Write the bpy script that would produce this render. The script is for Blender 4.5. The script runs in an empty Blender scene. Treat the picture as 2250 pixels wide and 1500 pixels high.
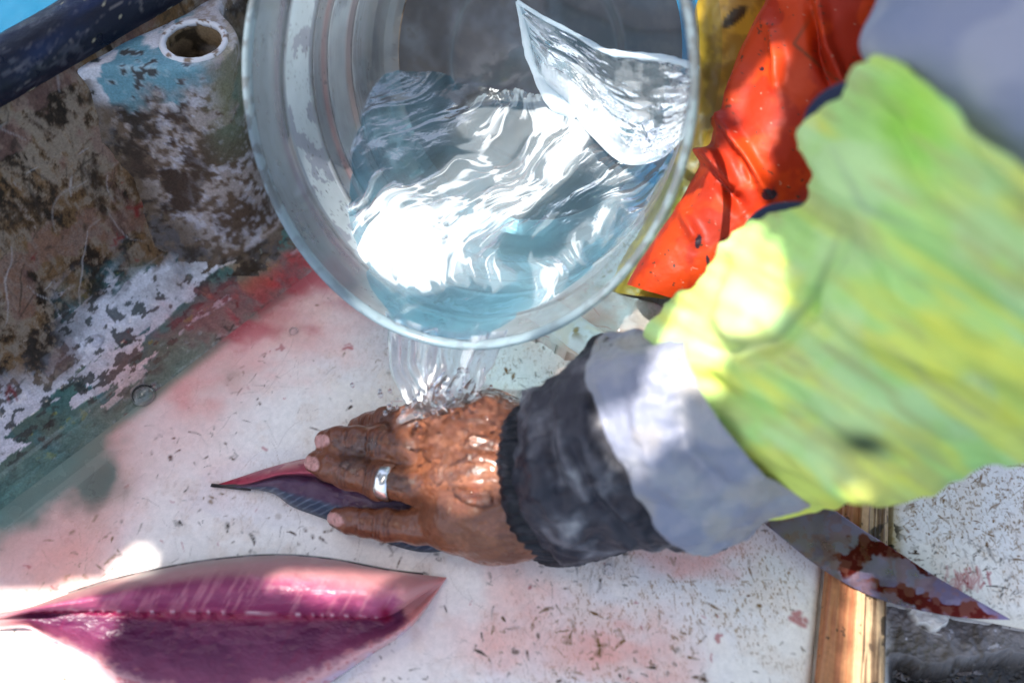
import bpy, math, random
import numpy as np
from mathutils import Vector, Matrix, Euler

# ------------------------------------------------------------------ camera, sky, sun, exposure
SC = bpy.context.scene
D0 = .72; TH = math.radians(58); F = 2187.5
CAM = np.array([0, -D0 * math.cos(TH), D0 * math.sin(TH)])
RT = np.array([1., 0, 0]); FW = np.array([0, math.cos(TH), -math.sin(TH)]); UP = np.array([0, math.sin(TH), math.cos(TH)])
cd = bpy.data.cameras.new('camera'); cam = bpy.data.objects.new('camera', cd); SC.collection.objects.link(cam)
cam.location = CAM; cam.rotation_euler = (math.pi / 2 - TH, 0, 0)
cd.lens = 35; cd.sensor_width = 36; cd.clip_start = .01; cd.clip_end = 3000
cd.dof.use_dof = True; cd.dof.focus_distance = .675; cd.dof.aperture_fstop = 3.0
SC.camera = cam

SUN = np.array([-.30, -.12, .94]); SUN /= np.linalg.norm(SUN)
SUN_EL = math.asin(SUN[2]); SUN_AZ = math.atan2(SUN[0], SUN[1])
w = bpy.data.worlds.new('World'); SC.world = w; w.use_nodes = True
nt = w.node_tree; sky = nt.nodes.new('ShaderNodeTexSky'); sky.sky_type = 'NISHITA'; sky.sun_disc = False
sky.dust_density = 4; sky.ozone_density = .4; sky.sun_elevation = SUN_EL; sky.sun_rotation = SUN_AZ
bg = nt.nodes['Background']; nt.links.new(sky.outputs[0], bg.inputs[0]); bg.inputs[1].default_value = .095
sl = bpy.data.lights.new('sun', 'SUN'); sl.energy = 2.8; sl.angle = math.radians(.53); sl.color = (1, .96, .90)
so = bpy.data.objects.new('sun', sl); SC.collection.objects.link(so)
so.rotation_euler = Vector(SUN).to_track_quat('Z', 'Y').to_euler()
SC.view_settings.view_transform = 'Standard'; SC.view_settings.look = 'None'
SC.view_settings.exposure = 2.0; SC.view_settings.gamma = 1; SC.view_settings.use_curve_mapping = False
SC.cycles.max_bounces = 14; SC.cycles.transparent_max_bounces = 24; SC.cycles.transmission_bounces = 12
SC.cycles.sample_clamp_indirect = 6; SC.cycles.use_denoising = True; SC.cycles.blur_glossy = .3

# ------------------------------------------------------------------ helpers
def ray(x, y): return (x - 1125) / F * RT + (750 - y) / F * UP + FW
def Pd(x, y, d): return CAM + ray(x, y) * d
def Pz(x, y, z):
    r = ray(x, y); return CAM + r * ((z - CAM[2]) / r[2])
def dep(x, y, z): return (z - CAM[2]) / ray(x, y)[2]
def proj(P):
    v = np.asarray(P) - CAM; d = v @ FW
    return 1125 + F * (v @ RT) / d, 750 - F * (v @ UP) / d, d
RNG = np.random.default_rng(7); random.seed(5)
_T = RNG.random((64, 64, 64)).astype(np.float32)
def vnoise(P):
    P = np.asarray(P, np.float32); I = np.floor(P).astype(np.int32); f = P - I; f = f * f * f * (f * (f * 6 - 15) + 10)
    i0 = I & 63; i1 = (I + 1) & 63
    x0, y0, z0 = i0[..., 0], i0[..., 1], i0[..., 2]; x1, y1, z1 = i1[..., 0], i1[..., 1], i1[..., 2]
    fx, fy, fz = f[..., 0], f[..., 1], f[..., 2]
    a = _T[x0, y0, z0] * (1 - fx) + _T[x1, y0, z0] * fx; b = _T[x0, y1, z0] * (1 - fx) + _T[x1, y1, z0] * fx
    c = _T[x0, y0, z1] * (1 - fx) + _T[x1, y0, z1] * fx; d = _T[x0, y1, z1] * (1 - fx) + _T[x1, y1, z1] * fx
    return (a * (1 - fy) + b * fy) * (1 - fz) + (c * (1 - fy) + d * fy) * fz
def fbm(P, s, o=4, off=0., gain=.5):
    """0..1 fractal noise, s in cycles per metre (scalar or 3-vector)"""
    P = np.asarray(P) * np.asarray(s) + off; a = 1; t = 0; n = 0
    for k in range(o):
        t = t + a * vnoise(P + k * 17.3); n += a; a *= gain; P = P * 2.03
    t = t / n
    return np.clip((t - .5) * 1.5 + .5, 0, 1)
def sm(a, b, x):
    t = np.clip((x - a) / (b - a), 0, 1); return t * t * (3 - 2 * t)
def mixc(c, col, m):
    return c * (1 - m[..., None]) + np.asarray(col, float) * m[..., None]
def polydist(x, y, pts):
    best = np.full(np.shape(x), 1e9); par = np.zeros(np.shape(x)); n = len(pts) - 1
    for i in range(n):
        ax, ay = pts[i]; bx, by = pts[i + 1]; dx, dy = bx - ax, by - ay
        t = np.clip(((x - ax) * dx + (y - ay) * dy) / (dx * dx + dy * dy + 1e-9), 0, 1)
        d = np.hypot(x - ax - t * dx, y - ay - t * dy); k = d < best
        best = np.where(k, d, best); par = np.where(k, (i + t) / n, par)
    return best, par
def inpoly(x, y, pts):
    r = np.zeros(np.shape(x), bool); n = len(pts)
    for i in range(n):
        x0, y0 = pts[i]; x1, y1 = pts[(i + 1) % n]
        if y0 == y1: continue
        c = ((y0 > y) != (y1 > y)) & (x < (x1 - x0) * (y - y0) / (y1 - y0) + x0); r ^= c
    return r
def blob(x, y, cx, cy, rx, ry, rot=0, p=1.):
    c, s = math.cos(math.radians(rot)), math.sin(math.radians(rot)); u = ((x - cx) * c + (y - cy) * s) / rx; v = (-(x - cx) * s + (y - cy) * c) / ry
    return np.exp(-(u * u + v * v) ** p)

def mesh(name, V, Q, mat=None, col=None, parent=None, extra=None, smooth=True, tris=None):
    V = np.asarray(V, np.float32).reshape(-1, 3); Q = np.asarray(Q, np.int32).reshape(-1, 4)
    me = bpy.data.meshes.new(name); nq = len(Q); T = np.zeros((0, 3), np.int32) if tris is None else np.asarray(tris, np.int32).reshape(-1, 3)
    me.vertices.add(len(V)); me.vertices.foreach_set('co', V.ravel())
    L = np.concatenate([Q.ravel(), T.ravel()]); me.loops.add(len(L)); me.loops.foreach_set('vertex_index', L)
    me.polygons.add(nq + len(T))
    st = np.concatenate([np.arange(nq) * 4, nq * 4 + np.arange(len(T)) * 3]).astype(np.int32); me.polygons.foreach_set('loop_start', st)
    me.polygons.foreach_set('use_smooth', np.full(nq + len(T), smooth))
    me.update(calc_edges=True); me.validate()
    if col is not None:
        a = me.attributes.new('Col', 'FLOAT_COLOR', 'POINT'); c = np.ones((len(V), 4), np.float32); c[:, :3] = np.clip(np.asarray(col).reshape(-1, 3), 0, 1); a.data.foreach_set('color', c.ravel())
    for k, v in (extra or {}).items():
        a = me.attributes.new(k, 'FLOAT', 'POINT'); a.data.foreach_set('value', np.asarray(v, np.float32).ravel())
    o = bpy.data.objects.new(name, me); SC.collection.objects.link(o)
    if mat: me.materials.append(mat)
    if parent is not None:
        o.parent = parent; o.matrix_parent_inverse = Matrix.Translation(-parent.location) if parent.type == 'EMPTY' else Matrix.Identity(4)
    return o
def gridq(n, m, wrap=False, flip=False):
    i = np.arange(n - 1)[:, None]; j = np.arange(m if wrap else m - 1)[None]; k = (j + 1) % m
    q = np.stack(np.broadcast_arrays(i * m + j, i * m + k, (i + 1) * m + k, (i + 1) * m + j), -1).reshape(-1, 4)
    return q[:, ::-1] if flip else q
def used(V, Q, *arrs):
    u = np.zeros(len(V), bool); u[Q.ravel()] = True; m = np.cumsum(u) - 1
    return (V[u], m[Q]) + tuple(a[u] for a in arrs)
def root(name, loc, label, cat, group=None):
    o = bpy.data.objects.new(name, None); o.empty_display_size = .02; SC.collection.objects.link(o); o.location = loc
    o['label'] = label; o['category'] = cat
    if group: o['group'] = group
    return o
def tag(o, label, cat, group=None):
    o['label'] = label; o['category'] = cat
    if group: o['group'] = group
    return o
def gnormals(G, wrap=False):
    du = np.gradient(G, axis=0)
    dv = (np.roll(G, -1, 1) - np.roll(G, 1, 1)) if wrap else np.gradient(G, axis=1)
    n = np.cross(du, dv); return n / (np.linalg.norm(n, axis=-1, keepdims=True) + 1e-12)
def catmull(K, t):
    K = np.asarray(K, float); n = len(K) - 1; x = np.clip(t, 0, 1) * n; i = np.minimum(x.astype(int), n - 1); f = (x - i).reshape(-1, *([1] * (K.ndim - 1)))
    p0 = K[np.maximum(i - 1, 0)]; p1 = K[i]; p2 = K[i + 1]; p3 = K[np.minimum(i + 2, n)]
    return .5 * (2 * p1 + (p2 - p0) * f + (2 * p0 - 5 * p1 + 4 * p2 - p3) * f ** 2 + (3 * p1 - p0 - 3 * p2 + p3) * f ** 3)
def loft(st, m=120, nth=160, disp=None):
    """st: (up px, low px, chord depth, front px, front depth). Elliptic sections in space."""
    K = []
    for u, l, d, f, fd in st:
        a0, a1, fp = Pd(*u, d), Pd(*l, d), Pd(*f, fd); c = (a0 + a1) / 2; K.append([c, a0 - c, fp - c])
    K = catmull(np.array(K), np.linspace(0, 1, m)); th = np.linspace(0, 2 * np.pi, nth, endpoint=False)
    G = K[:, None, 0] + K[:, None, 1] * np.cos(th)[None, :, None] + K[:, None, 2] * np.sin(th)[None, :, None]
    N = gnormals(G, True); out = G - K[:, None, 0]; sgn = np.sign((N * out).sum(-1).mean()); N *= sgn
    if disp is not None:
        G = G + N * disp(G, np.linspace(0, 1, m)[:, None] + 0 * th, th[None] + np.zeros((m, 1)))[..., None]
    return G, sgn < 0
def surface_nets(f, lo, hi, h):
    ax = [np.arange(lo[i], hi[i] + h, h) for i in range(3)]
    P = np.stack(np.meshgrid(*ax, indexing='ij'), -1); V = f(P); S = V < 0
    sh = tuple(n - 1 for n in V.shape); c = np.zeros(sh, np.int8)
    for a in (0, 1):
        for b in (0, 1):
            for d in (0, 1): c += S[a:a + sh[0], b:b + sh[1], d:d + sh[2]]
    act = (c > 0) & (c < 8); I = np.argwhere(act); acc = np.zeros((len(I), 3)); cnt = np.zeros(len(I))
    cor = [(a, b, d) for a in (0, 1) for b in (0, 1) for d in (0, 1)]
    for p in cor:
        for k in range(3):
            if p[k]: continue
            q = list(p); q[k] = 1
            v0 = V[I[:, 0] + p[0], I[:, 1] + p[1], I[:, 2] + p[2]]; v1 = V[I[:, 0] + q[0], I[:, 1] + q[1], I[:, 2] + q[2]]
            x = (v0 < 0) != (v1 < 0); t = np.where(x, v0 / np.where(x, v0 - v1, 1), 0)
            pt = I + np.array(p); pt = pt.astype(float); pt[:, k] += t; acc += pt * x[:, None]; cnt += x
    X = acc / cnt[:, None] * h + np.array(lo); ID = np.full(sh, -1, np.int64); ID[act] = np.arange(len(I)); Q = []
    for k in range(3):
        s0 = [slice(1, -1)] * 3; s1 = [slice(1, -1)] * 3; s0[k] = slice(0, -1); s1[k] = slice(1, None)
        A, B = S[tuple(s0)], S[tuple(s1)]; E = np.argwhere(A != B); E = E + np.array([0 if i == k else 1 for i in range(3)])
        if len(E) == 0: continue
        a, b = [(1, 2), (2, 0), (0, 1)][k]; da = np.zeros(3, int); da[a] = 1; db = np.zeros(3, int); db[b] = 1
        ok = np.ones(len(E), bool); q = []
        for off in (-da - db, -db, 0 * da, -da):
            J = E + off; q.append(ID[J[:, 0], J[:, 1], J[:, 2]])
        q = np.stack(q, 1); fl = ~S[E[:, 0], E[:, 1], E[:, 2]]; q[fl] = q[fl][:, ::-1]; Q.append(q)
    Q = np.concatenate(Q); Q = Q[(Q >= 0).all(1)]
    return X, Q
def relax(V, Q, it=2, w=.5):
    e = np.concatenate([Q[:, [0, 1]], Q[:, [1, 2]], Q[:, [2, 3]], Q[:, [3, 0]]])
    for _ in range(it):
        s = np.zeros_like(V); n = np.zeros(len(V)); np.add.at(s, e[:, 0], V[e[:, 1]]); np.add.at(n, e[:, 0], 1); np.add.at(s, e[:, 1], V[e[:, 0]]); np.add.at(n, e[:, 1], 1)
        V = V * (1 - w) + w * s / np.maximum(n, 1)[:, None]
    return V
def vnormals(V, Q):
    fn = np.cross(V[Q[:, 2]] - V[Q[:, 0]], V[Q[:, 3]] - V[Q[:, 1]]); N = np.zeros_like(V)
    for k in range(4): np.add.at(N, Q[:, k], fn)
    return N / (np.linalg.norm(N, axis=1, keepdims=True) + 1e-12)

def material(name, color=None, rough=.5, bump=(), metal=0, spec=.5, coat=0, coat_rough=.08, sss=0, sss_r=(1, .3, .2), sss_s=.004, vary=(), rough_noise=None, trans=0, ior=1.45, sheen=0, wet=False):
    m = bpy.data.materials.new(name); m.use_nodes = True; t = m.node_tree; N, L = t.nodes, t.links; b = N['Principled BSDF']
    tc = N.new('ShaderNodeTexCoord')
    if color is None:
        a = N.new('ShaderNodeAttribute'); a.attribute_name = 'Col'; c = a.outputs['Color']
    else:
        r = N.new('ShaderNodeRGB'); r.outputs[0].default_value = (*color, 1); c = r.outputs[0]
    for sc, lo, hi in vary:
        n = N.new('ShaderNodeTexNoise'); n.inputs['Scale'].default_value = sc; n.inputs['Detail'].default_value = 6; L.new(tc.outputs['Object'], n.inputs['Vector'])
        mr = N.new('ShaderNodeMapRange'); mr.inputs[1].default_value = .3; mr.inputs[2].default_value = .7; mr.inputs[3].default_value = lo; mr.inputs[4].default_value = hi; L.new(n.outputs[0], mr.inputs[0])
        x = N.new('ShaderNodeMix'); x.data_type = 'RGBA'; x.blend_type = 'MULTIPLY'; x.inputs[0].default_value = 1; L.new(c, x.inputs[6]); L.new(mr.outputs[0], x.inputs[7]); c = x.outputs[2]
    L.new(c, b.inputs['Base Color']); b.inputs['Roughness'].default_value = rough; b.inputs['Metallic'].default_value = metal
    if rough_noise:
        sc, lo, hi = rough_noise; n = N.new('ShaderNodeTexNoise'); n.inputs['Scale'].default_value = sc; n.inputs['Detail'].default_value = 5; L.new(tc.outputs['Object'], n.inputs['Vector'])
        mr = N.new('ShaderNodeMapRange'); mr.inputs[1].default_value = .35; mr.inputs[2].default_value = .65; mr.inputs[3].default_value = lo; mr.inputs[4].default_value = hi; L.new(n.outputs[0], mr.inputs[0]); L.new(mr.outputs[0], b.inputs['Roughness'])
    if wet:
        wa = N.new('ShaderNodeAttribute'); wa.attribute_name = 'wet'; L.new(wa.outputs['Fac'], b.inputs['Coat Weight'])
    b.inputs['Specular IOR Level'].default_value = spec; b.inputs['Coat Weight'].default_value = coat; b.inputs['Coat Roughness'].default_value = coat_rough
    b.inputs['IOR'].default_value = ior; b.inputs['Transmission Weight'].default_value = trans; b.inputs['Sheen Weight'].default_value = sheen
    if sss: b.inputs['Subsurface Weight'].default_value = sss; b.inputs['Subsurface Radius'].default_value = sss_r; b.inputs['Subsurface Scale'].default_value = sss_s
    prev = first = None
    for sc, st, di in bump:
        n = N.new('ShaderNodeTexNoise'); n.inputs['Detail'].default_value = 4; L.new(tc.outputs['Object'], n.inputs['Vector'])
        if isinstance(sc, tuple):
            mp = N.new('ShaderNodeMapping'); mp.inputs['Scale'].default_value = sc; L.new(tc.outputs['Object'], mp.inputs['Vector']); L.new(mp.outputs[0], n.inputs['Vector']); n.inputs['Scale'].default_value = 1
        else: n.inputs['Scale'].default_value = sc
        u = N.new('ShaderNodeBump'); u.inputs['Strength'].default_value = st; u.inputs['Distance'].default_value = di; L.new(n.outputs[0], u.inputs['Height'])
        if prev: L.new(prev, u.inputs['Normal'])
        prev = u.outputs[0]; first = first or prev
    if prev: L.new(prev, b.inputs['Normal']); L.new(prev if not wet else first, b.inputs['Coat Normal'])
    return m
def water_material(name, tint, refr=.4, rough=.02, bump=(), foam_glare=False, ior=1.33, gloss=1.):
    m = bpy.data.materials.new(name); m.use_nodes = True; t = m.node_tree; N, L = t.nodes, t.links; N.remove(N['Principled BSDF']); out = N['Material Output']
    tc = N.new('ShaderNodeTexCoord'); prev = None
    for sc, st, di in bump:
        n = N.new('ShaderNodeTexNoise'); n.inputs['Detail'].default_value = 3
        mp = N.new('ShaderNodeMapping'); mp.inputs['Scale'].default_value = sc if isinstance(sc, tuple) else (sc,) * 3; L.new(tc.outputs['Object'], mp.inputs['Vector']); L.new(mp.outputs[0], n.inputs['Vector']); n.inputs['Scale'].default_value = 1
        u = N.new('ShaderNodeBump'); u.inputs['Strength'].default_value = st; u.inputs['Distance'].default_value = di; L.new(n.outputs[0], u.inputs['Height'])
        if prev: L.new(prev, u.inputs['Normal'])
        prev = u.outputs[0]
    tr = N.new('ShaderNodeBsdfTransparent'); tr.inputs[0].default_value = (*tint, 1)
    rf = N.new('ShaderNodeBsdfRefraction'); rf.inputs['IOR'].default_value = ior; rf.inputs['Roughness'].default_value = rough; rf.inputs[0].default_value = (*tint, 1)
    gl = N.new('ShaderNodeBsdfGlossy'); gl.inputs['Roughness'].default_value = max(rough, .02); gl.inputs[0].default_value = (gloss,) * 3 + (1,)
    fr = N.new('ShaderNodeFresnel'); fr.inputs['IOR'].default_value = ior
    m1 = N.new('ShaderNodeMixShader'); m1.inputs[0].default_value = refr; L.new(tr.outputs[0], m1.inputs[1]); L.new(rf.outputs[0], m1.inputs[2])
    m2 = N.new('ShaderNodeMixShader'); L.new(fr.outputs[0], m2.inputs[0]); L.new(m1.outputs[0], m2.inputs[1]); L.new(gl.outputs[0], m2.inputs[2])
    if prev:
        for s in (rf, gl, fr): L.new(prev, s.inputs['Normal'])
    last = m2.outputs[0]
    if foam_glare:
        df = N.new('ShaderNodeBsdfDiffuse'); df.inputs[0].default_value = (.80, .86, .90, 1); tl = N.new('ShaderNodeBsdfTranslucent'); tl.inputs[0].default_value = (.86, .9, .93, 1)
        m3 = N.new('ShaderNodeMixShader'); m3.inputs[0].default_value = .35; L.new(df.outputs[0], m3.inputs[1]); L.new(tl.outputs[0], m3.inputs[2])
        a = N.new('ShaderNodeAttribute'); a.attribute_name = 'foam_glare'; m4 = N.new('ShaderNodeMixShader'); L.new(a.outputs['Fac'], m4.inputs[0]); L.new(last, m4.inputs[1]); L.new(m3.outputs[0], m4.inputs[2]); last = m4.outputs[0]  # white mixed into the colour for glare and highlights as well as froth
    L.new(last, out.inputs[0]); return m

class Marks:
    """scratches, grit and smears worn into a sheet: drawn on a raster in the sheet's own metres"""
    def __init__(s, x0, y0, x1, y1, h=.0006):
        s.x0, s.y0, s.h = x0, y0, h; s.A = np.zeros((int((y1 - y0) / h) + 2, int((x1 - x0) / h) + 2), np.float32)
    def stroke(s, pts, wid, val=1.):
        P = np.asarray(pts); H, W = s.A.shape
        for a, b in zip(P[:-1], P[1:]):
            i0 = max(int((min(a[0], b[0]) - 2 * wid - s.x0) / s.h), 0); i1 = min(int((max(a[0], b[0]) + 2 * wid - s.x0) / s.h) + 2, W)
            j0 = max(int((min(a[1], b[1]) - 2 * wid - s.y0) / s.h), 0); j1 = min(int((max(a[1], b[1]) + 2 * wid - s.y0) / s.h) + 2, H)
            if i0 >= i1 or j0 >= j1: continue
            X, Y = np.meshgrid(s.x0 + np.arange(i0, i1) * s.h, s.y0 + np.arange(j0, j1) * s.h); d = b - a
            t = np.clip(((X - a[0]) * d[0] + (Y - a[1]) * d[1]) / (d @ d + 1e-12), 0, 1); r = np.hypot(X - a[0] - t * d[0], Y - a[1] - t * d[1])
            v = val * np.clip(1.35 - r / wid, 0, 1); s.A[j0:j1, i0:i1] = np.maximum(s.A[j0:j1, i0:i1], v)
    def at(s, x, y):
        fx = np.clip((x - s.x0) / s.h, 0, s.A.shape[1] - 1.001); fy = np.clip((y - s.y0) / s.h, 0, s.A.shape[0] - 1.001); i = fx.astype(int); j = fy.astype(int); u = fx - i; v = fy - j
        return (s.A[j, i] * (1 - u) + s.A[j, i + 1] * u) * (1 - v) + (s.A[j + 1, i] * (1 - u) + s.A[j + 1, i + 1] * u) * v
def scatter_marks(M, n, box, lmin, lmax, wmin, wmax, curve=.6, ang=None, dens=None, val=(.4, 1)):
    for _ in range(n):
        x = random.uniform(box[0], box[2]); y = random.uniform(box[1], box[3])
        if dens is not None and random.random() > dens(x, y): continue
        a = random.uniform(0, math.pi) if ang is None else random.gauss(*ang); L = lmin + (lmax - lmin) * random.random() ** 2.5; k = max(2, int(L / .002)); P = [(x, y)]; c = random.gauss(0, curve)
        for i in range(k):
            a += c / k + random.gauss(0, .12); x += math.cos(a) * L / k; y += math.sin(a) * L / k; P.append((x, y))
        wv = wmin + (wmax - wmin) * random.random() ** 2; v = random.uniform(*val)
        for i in range(k): M.stroke(P[i:i + 2], wv * (1 - .55 * abs(2 * i / k - 1)), v)
def grit(M, n, box, r0, r1, dens=None, val=(.5, 1)):
    for _ in range(n):
        x = random.uniform(box[0], box[2]); y = random.uniform(box[1], box[3])
        if dens is not None and random.random() > dens(x, y): continue
        r = r0 + (r1 - r0) * random.random() ** 3
        for k in range(random.randint(1, 5)):
            a = random.uniform(0, 6.28); x2 = x + math.cos(a) * r * 2.2; y2 = y + math.sin(a) * r * 2.2
            M.stroke([(x, y), (x2, y2)], r * random.uniform(.3, .8), random.uniform(*val)); 
            if random.random() < .5: x, y = x2, y2

# ------------------------------------------------------------------ sea and deck
def plane(name, x0, y0, x1, y1, z, mat):
    o = mesh(name, [(x0, y0, z), (x1, y0, z), (x1, y1, z), (x0, y1, z)], [(0, 1, 2, 3)], mat); o['kind'] = 'structure'; return o
plane('sea_water', -1500, -1500, 1500, 1500, -.42, material('sea', (.004, .075, .14), .12, bump=[(9, .6, .05), (35, .3, .01)], spec=.5))

# ------------------------------------------------------------------ boat side: liner, gutter, gunwale, rod holder
A0 = Pz(0, 860, 0); B0 = Pz(600, 430, 0); WU = (B0 - A0) / np.linalg.norm(B0 - A0); WV = np.array([-WU[1], WU[0], 0])
def uv(P): d = np.asarray(P) - A0; return d @ WU, d @ WV
hull = root('boat_bulwark', A0, 'flaking grime-stained side wall of the boat with dark blue rail', 'boat side')
prof = np.array([(-.085, -.006), (-.080, -.0016), (-.06, -.0025), (-.035, -.003), (-.014, .0), (.000, .012), (.010, .030), (.022, .07), (.036, .115), (.048, .155), (.052, .170)])
sl_ = np.concatenate([[0], np.cumsum(np.linalg.norm(np.diff(prof, axis=0), axis=1))]); s_ = np.arange(0, sl_[-1], .0009)
pv = catmull(prof, np.interp(s_, sl_, np.linspace(0, 1, len(prof)))); us = np.arange(-.30, .62, .0010)
SS, UU = np.meshgrid(s_, us); pvv = np.broadcast_to(pv[:, 0], SS.shape); pzz = np.broadcast_to(pv[:, 1], SS.shape)
lump = (fbm(np.stack([UU, SS, 0 * UU], -1), 14, 3) - .5) * .006 * sm(.07, .12, SS)
G = A0 + UU[..., None] * WU + (pvv + lump)[..., None] * WV; G[..., 2] = pzz + lump * .3
px_, py_, _d = proj(G)
Pn = np.stack([UU, SS, 0 * SS], -1)
wall = sm(-.022, .008, pvv + (fbm(Pn, 26, 4, 3) - .5) * .035)
n1 = fbm(Pn, (22, 14, 1), 5, 1.); n2 = fbm(Pn, (60, 34, 1), 5, 7, .6); n3 = fbm(Pn, (260, 170, 1), 4, 9, .7); nl = fbm(Pn + (n1[..., None] - .5) * .02, (34, 12, 1), 5, 21, .6)
c = np.zeros(G.shape) + np.array((.27, .21, .155)); c = mixc(c, (.44, .39, .37), sm(.5, .8, .6 * n2 + .4 * n3))
c = mixc(c, (.165, .092, .040), sm(.36, .64, .4 * n1 + .6 * n3)); c = mixc(c, (.060, .034, .016), sm(.46, .62, .3 * n3 + .7 * (.45 * n2 + .55 * nl))); c = mixc(c, (.018, .013, .009), sm(.55, .63, .5 * nl + .3 * n3 + .2 * n2) * .9)
c = mixc(c, (.22, .12, .10), .5 * sm(.62, .72, fbm(Pn, 40, 4, 33)))
# dark grime under the rod holder flank and along the rail
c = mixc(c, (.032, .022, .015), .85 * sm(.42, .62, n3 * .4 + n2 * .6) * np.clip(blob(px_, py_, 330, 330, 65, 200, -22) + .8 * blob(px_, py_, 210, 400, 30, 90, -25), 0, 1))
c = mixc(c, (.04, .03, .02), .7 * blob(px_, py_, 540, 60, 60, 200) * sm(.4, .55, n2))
# gutter: teal old paint, white flaking islands stretched along the boat
teal = np.zeros(G.shape) + np.array((.050, .150, .140)); teal = mixc(teal, (.03, .15, .17), sm(.5, .62, n2)); teal = mixc(teal, (.10, .095, .055), sm(.5, .8, fbm(Pn, 30, 4, 12)) * .35); teal = mixc(teal, (.24, .27, .04), sm(.80, .86, fbm(Pn, (70, 90, 1), 4, 44)) * .7)
fl = fbm(Pn + (n2[..., None] - .5) * .006, (16, 60, 1), 6, 51, .58); across = 1 - sm(-.064, -.032, pvv + (n1 - .5) * .03 - .010 * blob(px_, py_, 380, 690, 200, 120))
flake = sm(.505, .525, fl + .12 * blob(pvv, UU, -.010, .1, .018, .35) - .30 * across + .05 * blob(px_, py_, 430, 640, 160, 90))
teal = mixc(teal, (.13, .21, .175), .6 * across * sm(.4, .7, n1)); gut = mixc(teal, (.56, .575, .63), flake * sm(-.074, -.058, pvv + (n2 - .5) * .03)); holes = sm(.64, .66, fbm(Pn, (120, 170, 1), 4, 61)); gut = mixc(gut, (.03, .05, .05), holes * .9); lin = fbm(Pn, (6, 130, 1), 3, 71); gut = mixc(gut, (.30, .44, .42), sm(.62, .85, lin) * .4 * across); seam = sm(-.050, -.076, pvv + (n2 - .5) * .02); gut = mixc(gut, np.array((.075, .195, .175)) * (.75 + .6 * n1[..., None]), seam * .95)
edge = sm(.44, .47, fl) * (1 - wall); c = c * wall[..., None] + gut * (1 - wall)[..., None]
wf = sm(.55, .575, fbm(Pn, (30, 55, 1), 6, 77, .6)) * sm(.62, .25, wall) * sm(.02, .2, wall); c = mixc(c, (.55, .56, .61), wf)
def pools(px, py, P):
    """blood-tinted wet stains, amounts 0..1 (light pink, strong red, green algae water)"""
    q = np.stack([px, py, 0 * px], -1); nn = fbm(q, (.006, .009, 1), 4, 5) - .5; nf = fbm(q, (.02, .03, 1), 4, 15) - .5
    x = px + nn * 130; y = py + nn * 110 + nf * 40
    red = .95 * blob(x, y, 520, 715, 125, 40, -10, 1.6) + .85 * blob(x, y, 690, 590, 115, 85, -20, 1.5) + .75 * blob(x, y, 560, 640, 170, 45, -22)
    pink = .75 * blob(x, y, 520, 770, 260, 80, -20) + .65 * blob(x, y, 300, 860, 190, 60, -40) + .5 * blob(x, y, 170, 1080, 190, 230, 20) + .38 * blob(x, y, 100, 1270, 260, 130) + .35 * blob(x, y, 420, 980, 130, 130) + .55 * blob(x, y, 1140, 1290, 90, 40) + .65 * blob(x, y, 1060, 1400, 230, 90) + .65 * blob(x, y, 1380, 1430, 130, 55) + .55 * blob(x, y, 1480, 1200, 190, 50) + .35 * blob(x, y, 1240, 790, 160, 70, 30)
    green = .9 * sm(-30, 60, (1130 - y) - .78 * x + 60 * nf) * sm(900, 300, x * .6 + (1250 - y))
    return np.clip(pink, 0, 1), np.clip(red, 0, 1), np.clip(green, 0, 1)
pk, rd, gr = pools(px_, py_, G); gz = (1 - wall)
c = mixc(c, c * np.array((1., .62, .52)) + np.array((.10, .03, .02)), pk * gz * .8); c = mixc(c, (.40, .045, .06), rd * gz * .85 * (.55 + .9 * sm(.3, .7, n2)))
tan = blob(px_, py_, 520, 600, 110, 60, -30) * .7 * gz; c = mixc(c, (.33, .22, .13), tan * sm(.4, .6, n2))
MW = Marks(-.3, 0, .62, .30, .0007); scatter_marks(MW, 420, (-.25, .10, .5, .3), .004, .05, .0004, .0011, .5, (.9, .7)); scatter_marks(MW, 500, (-.25, .0, .5, .3), .002, .012, .0004, .0012); grit(MW, 200, (-.25, 0, .5, .3), .0006, .003)
c = mixc(c, (.035, .025, .018), MW.at(UU, SS) * .85)
MW2 = Marks(-.3, 0, .62, .30, .0007); scatter_marks(MW2, 200, (-.25, .10, .5, .3), .006, .06, .0004, .0010, .3, (.9, .8)); c = mixc(c, (.55, .53, .53), MW2.at(UU, SS) * .6)
c *= (.62 + .42 * n3)[..., None] * (1 - .0 * wall[..., None]) + .12 * (1 - wall)[..., None]
MWR = Marks(-.3, 0, .62, .30, .0007); grit(MWR, 55, (-.2, 0, .4, .2), .0006, .003); c = mixc(c, (.16, .012, .012), MWR.at(UU, SS) * .9)
m_wall = material('flaking_paint', None, .5, bump=[(38, .12, .004), (260, .5, .0015), (60, .4, .003)], rough_noise=(40, .25, .7), vary=[(700, .8, 1.15)], spec=.18, wet=True, coat_rough=.05)
G[..., 2] += (flake * .0005 + (n3 - .5) * .0008) ; mesh('liner', G, gridq(*SS.shape), m_wall, c, hull, {'wet': np.clip((1 - wall) * (1 - .6 * flake), 0, 1) * .9})
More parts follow.
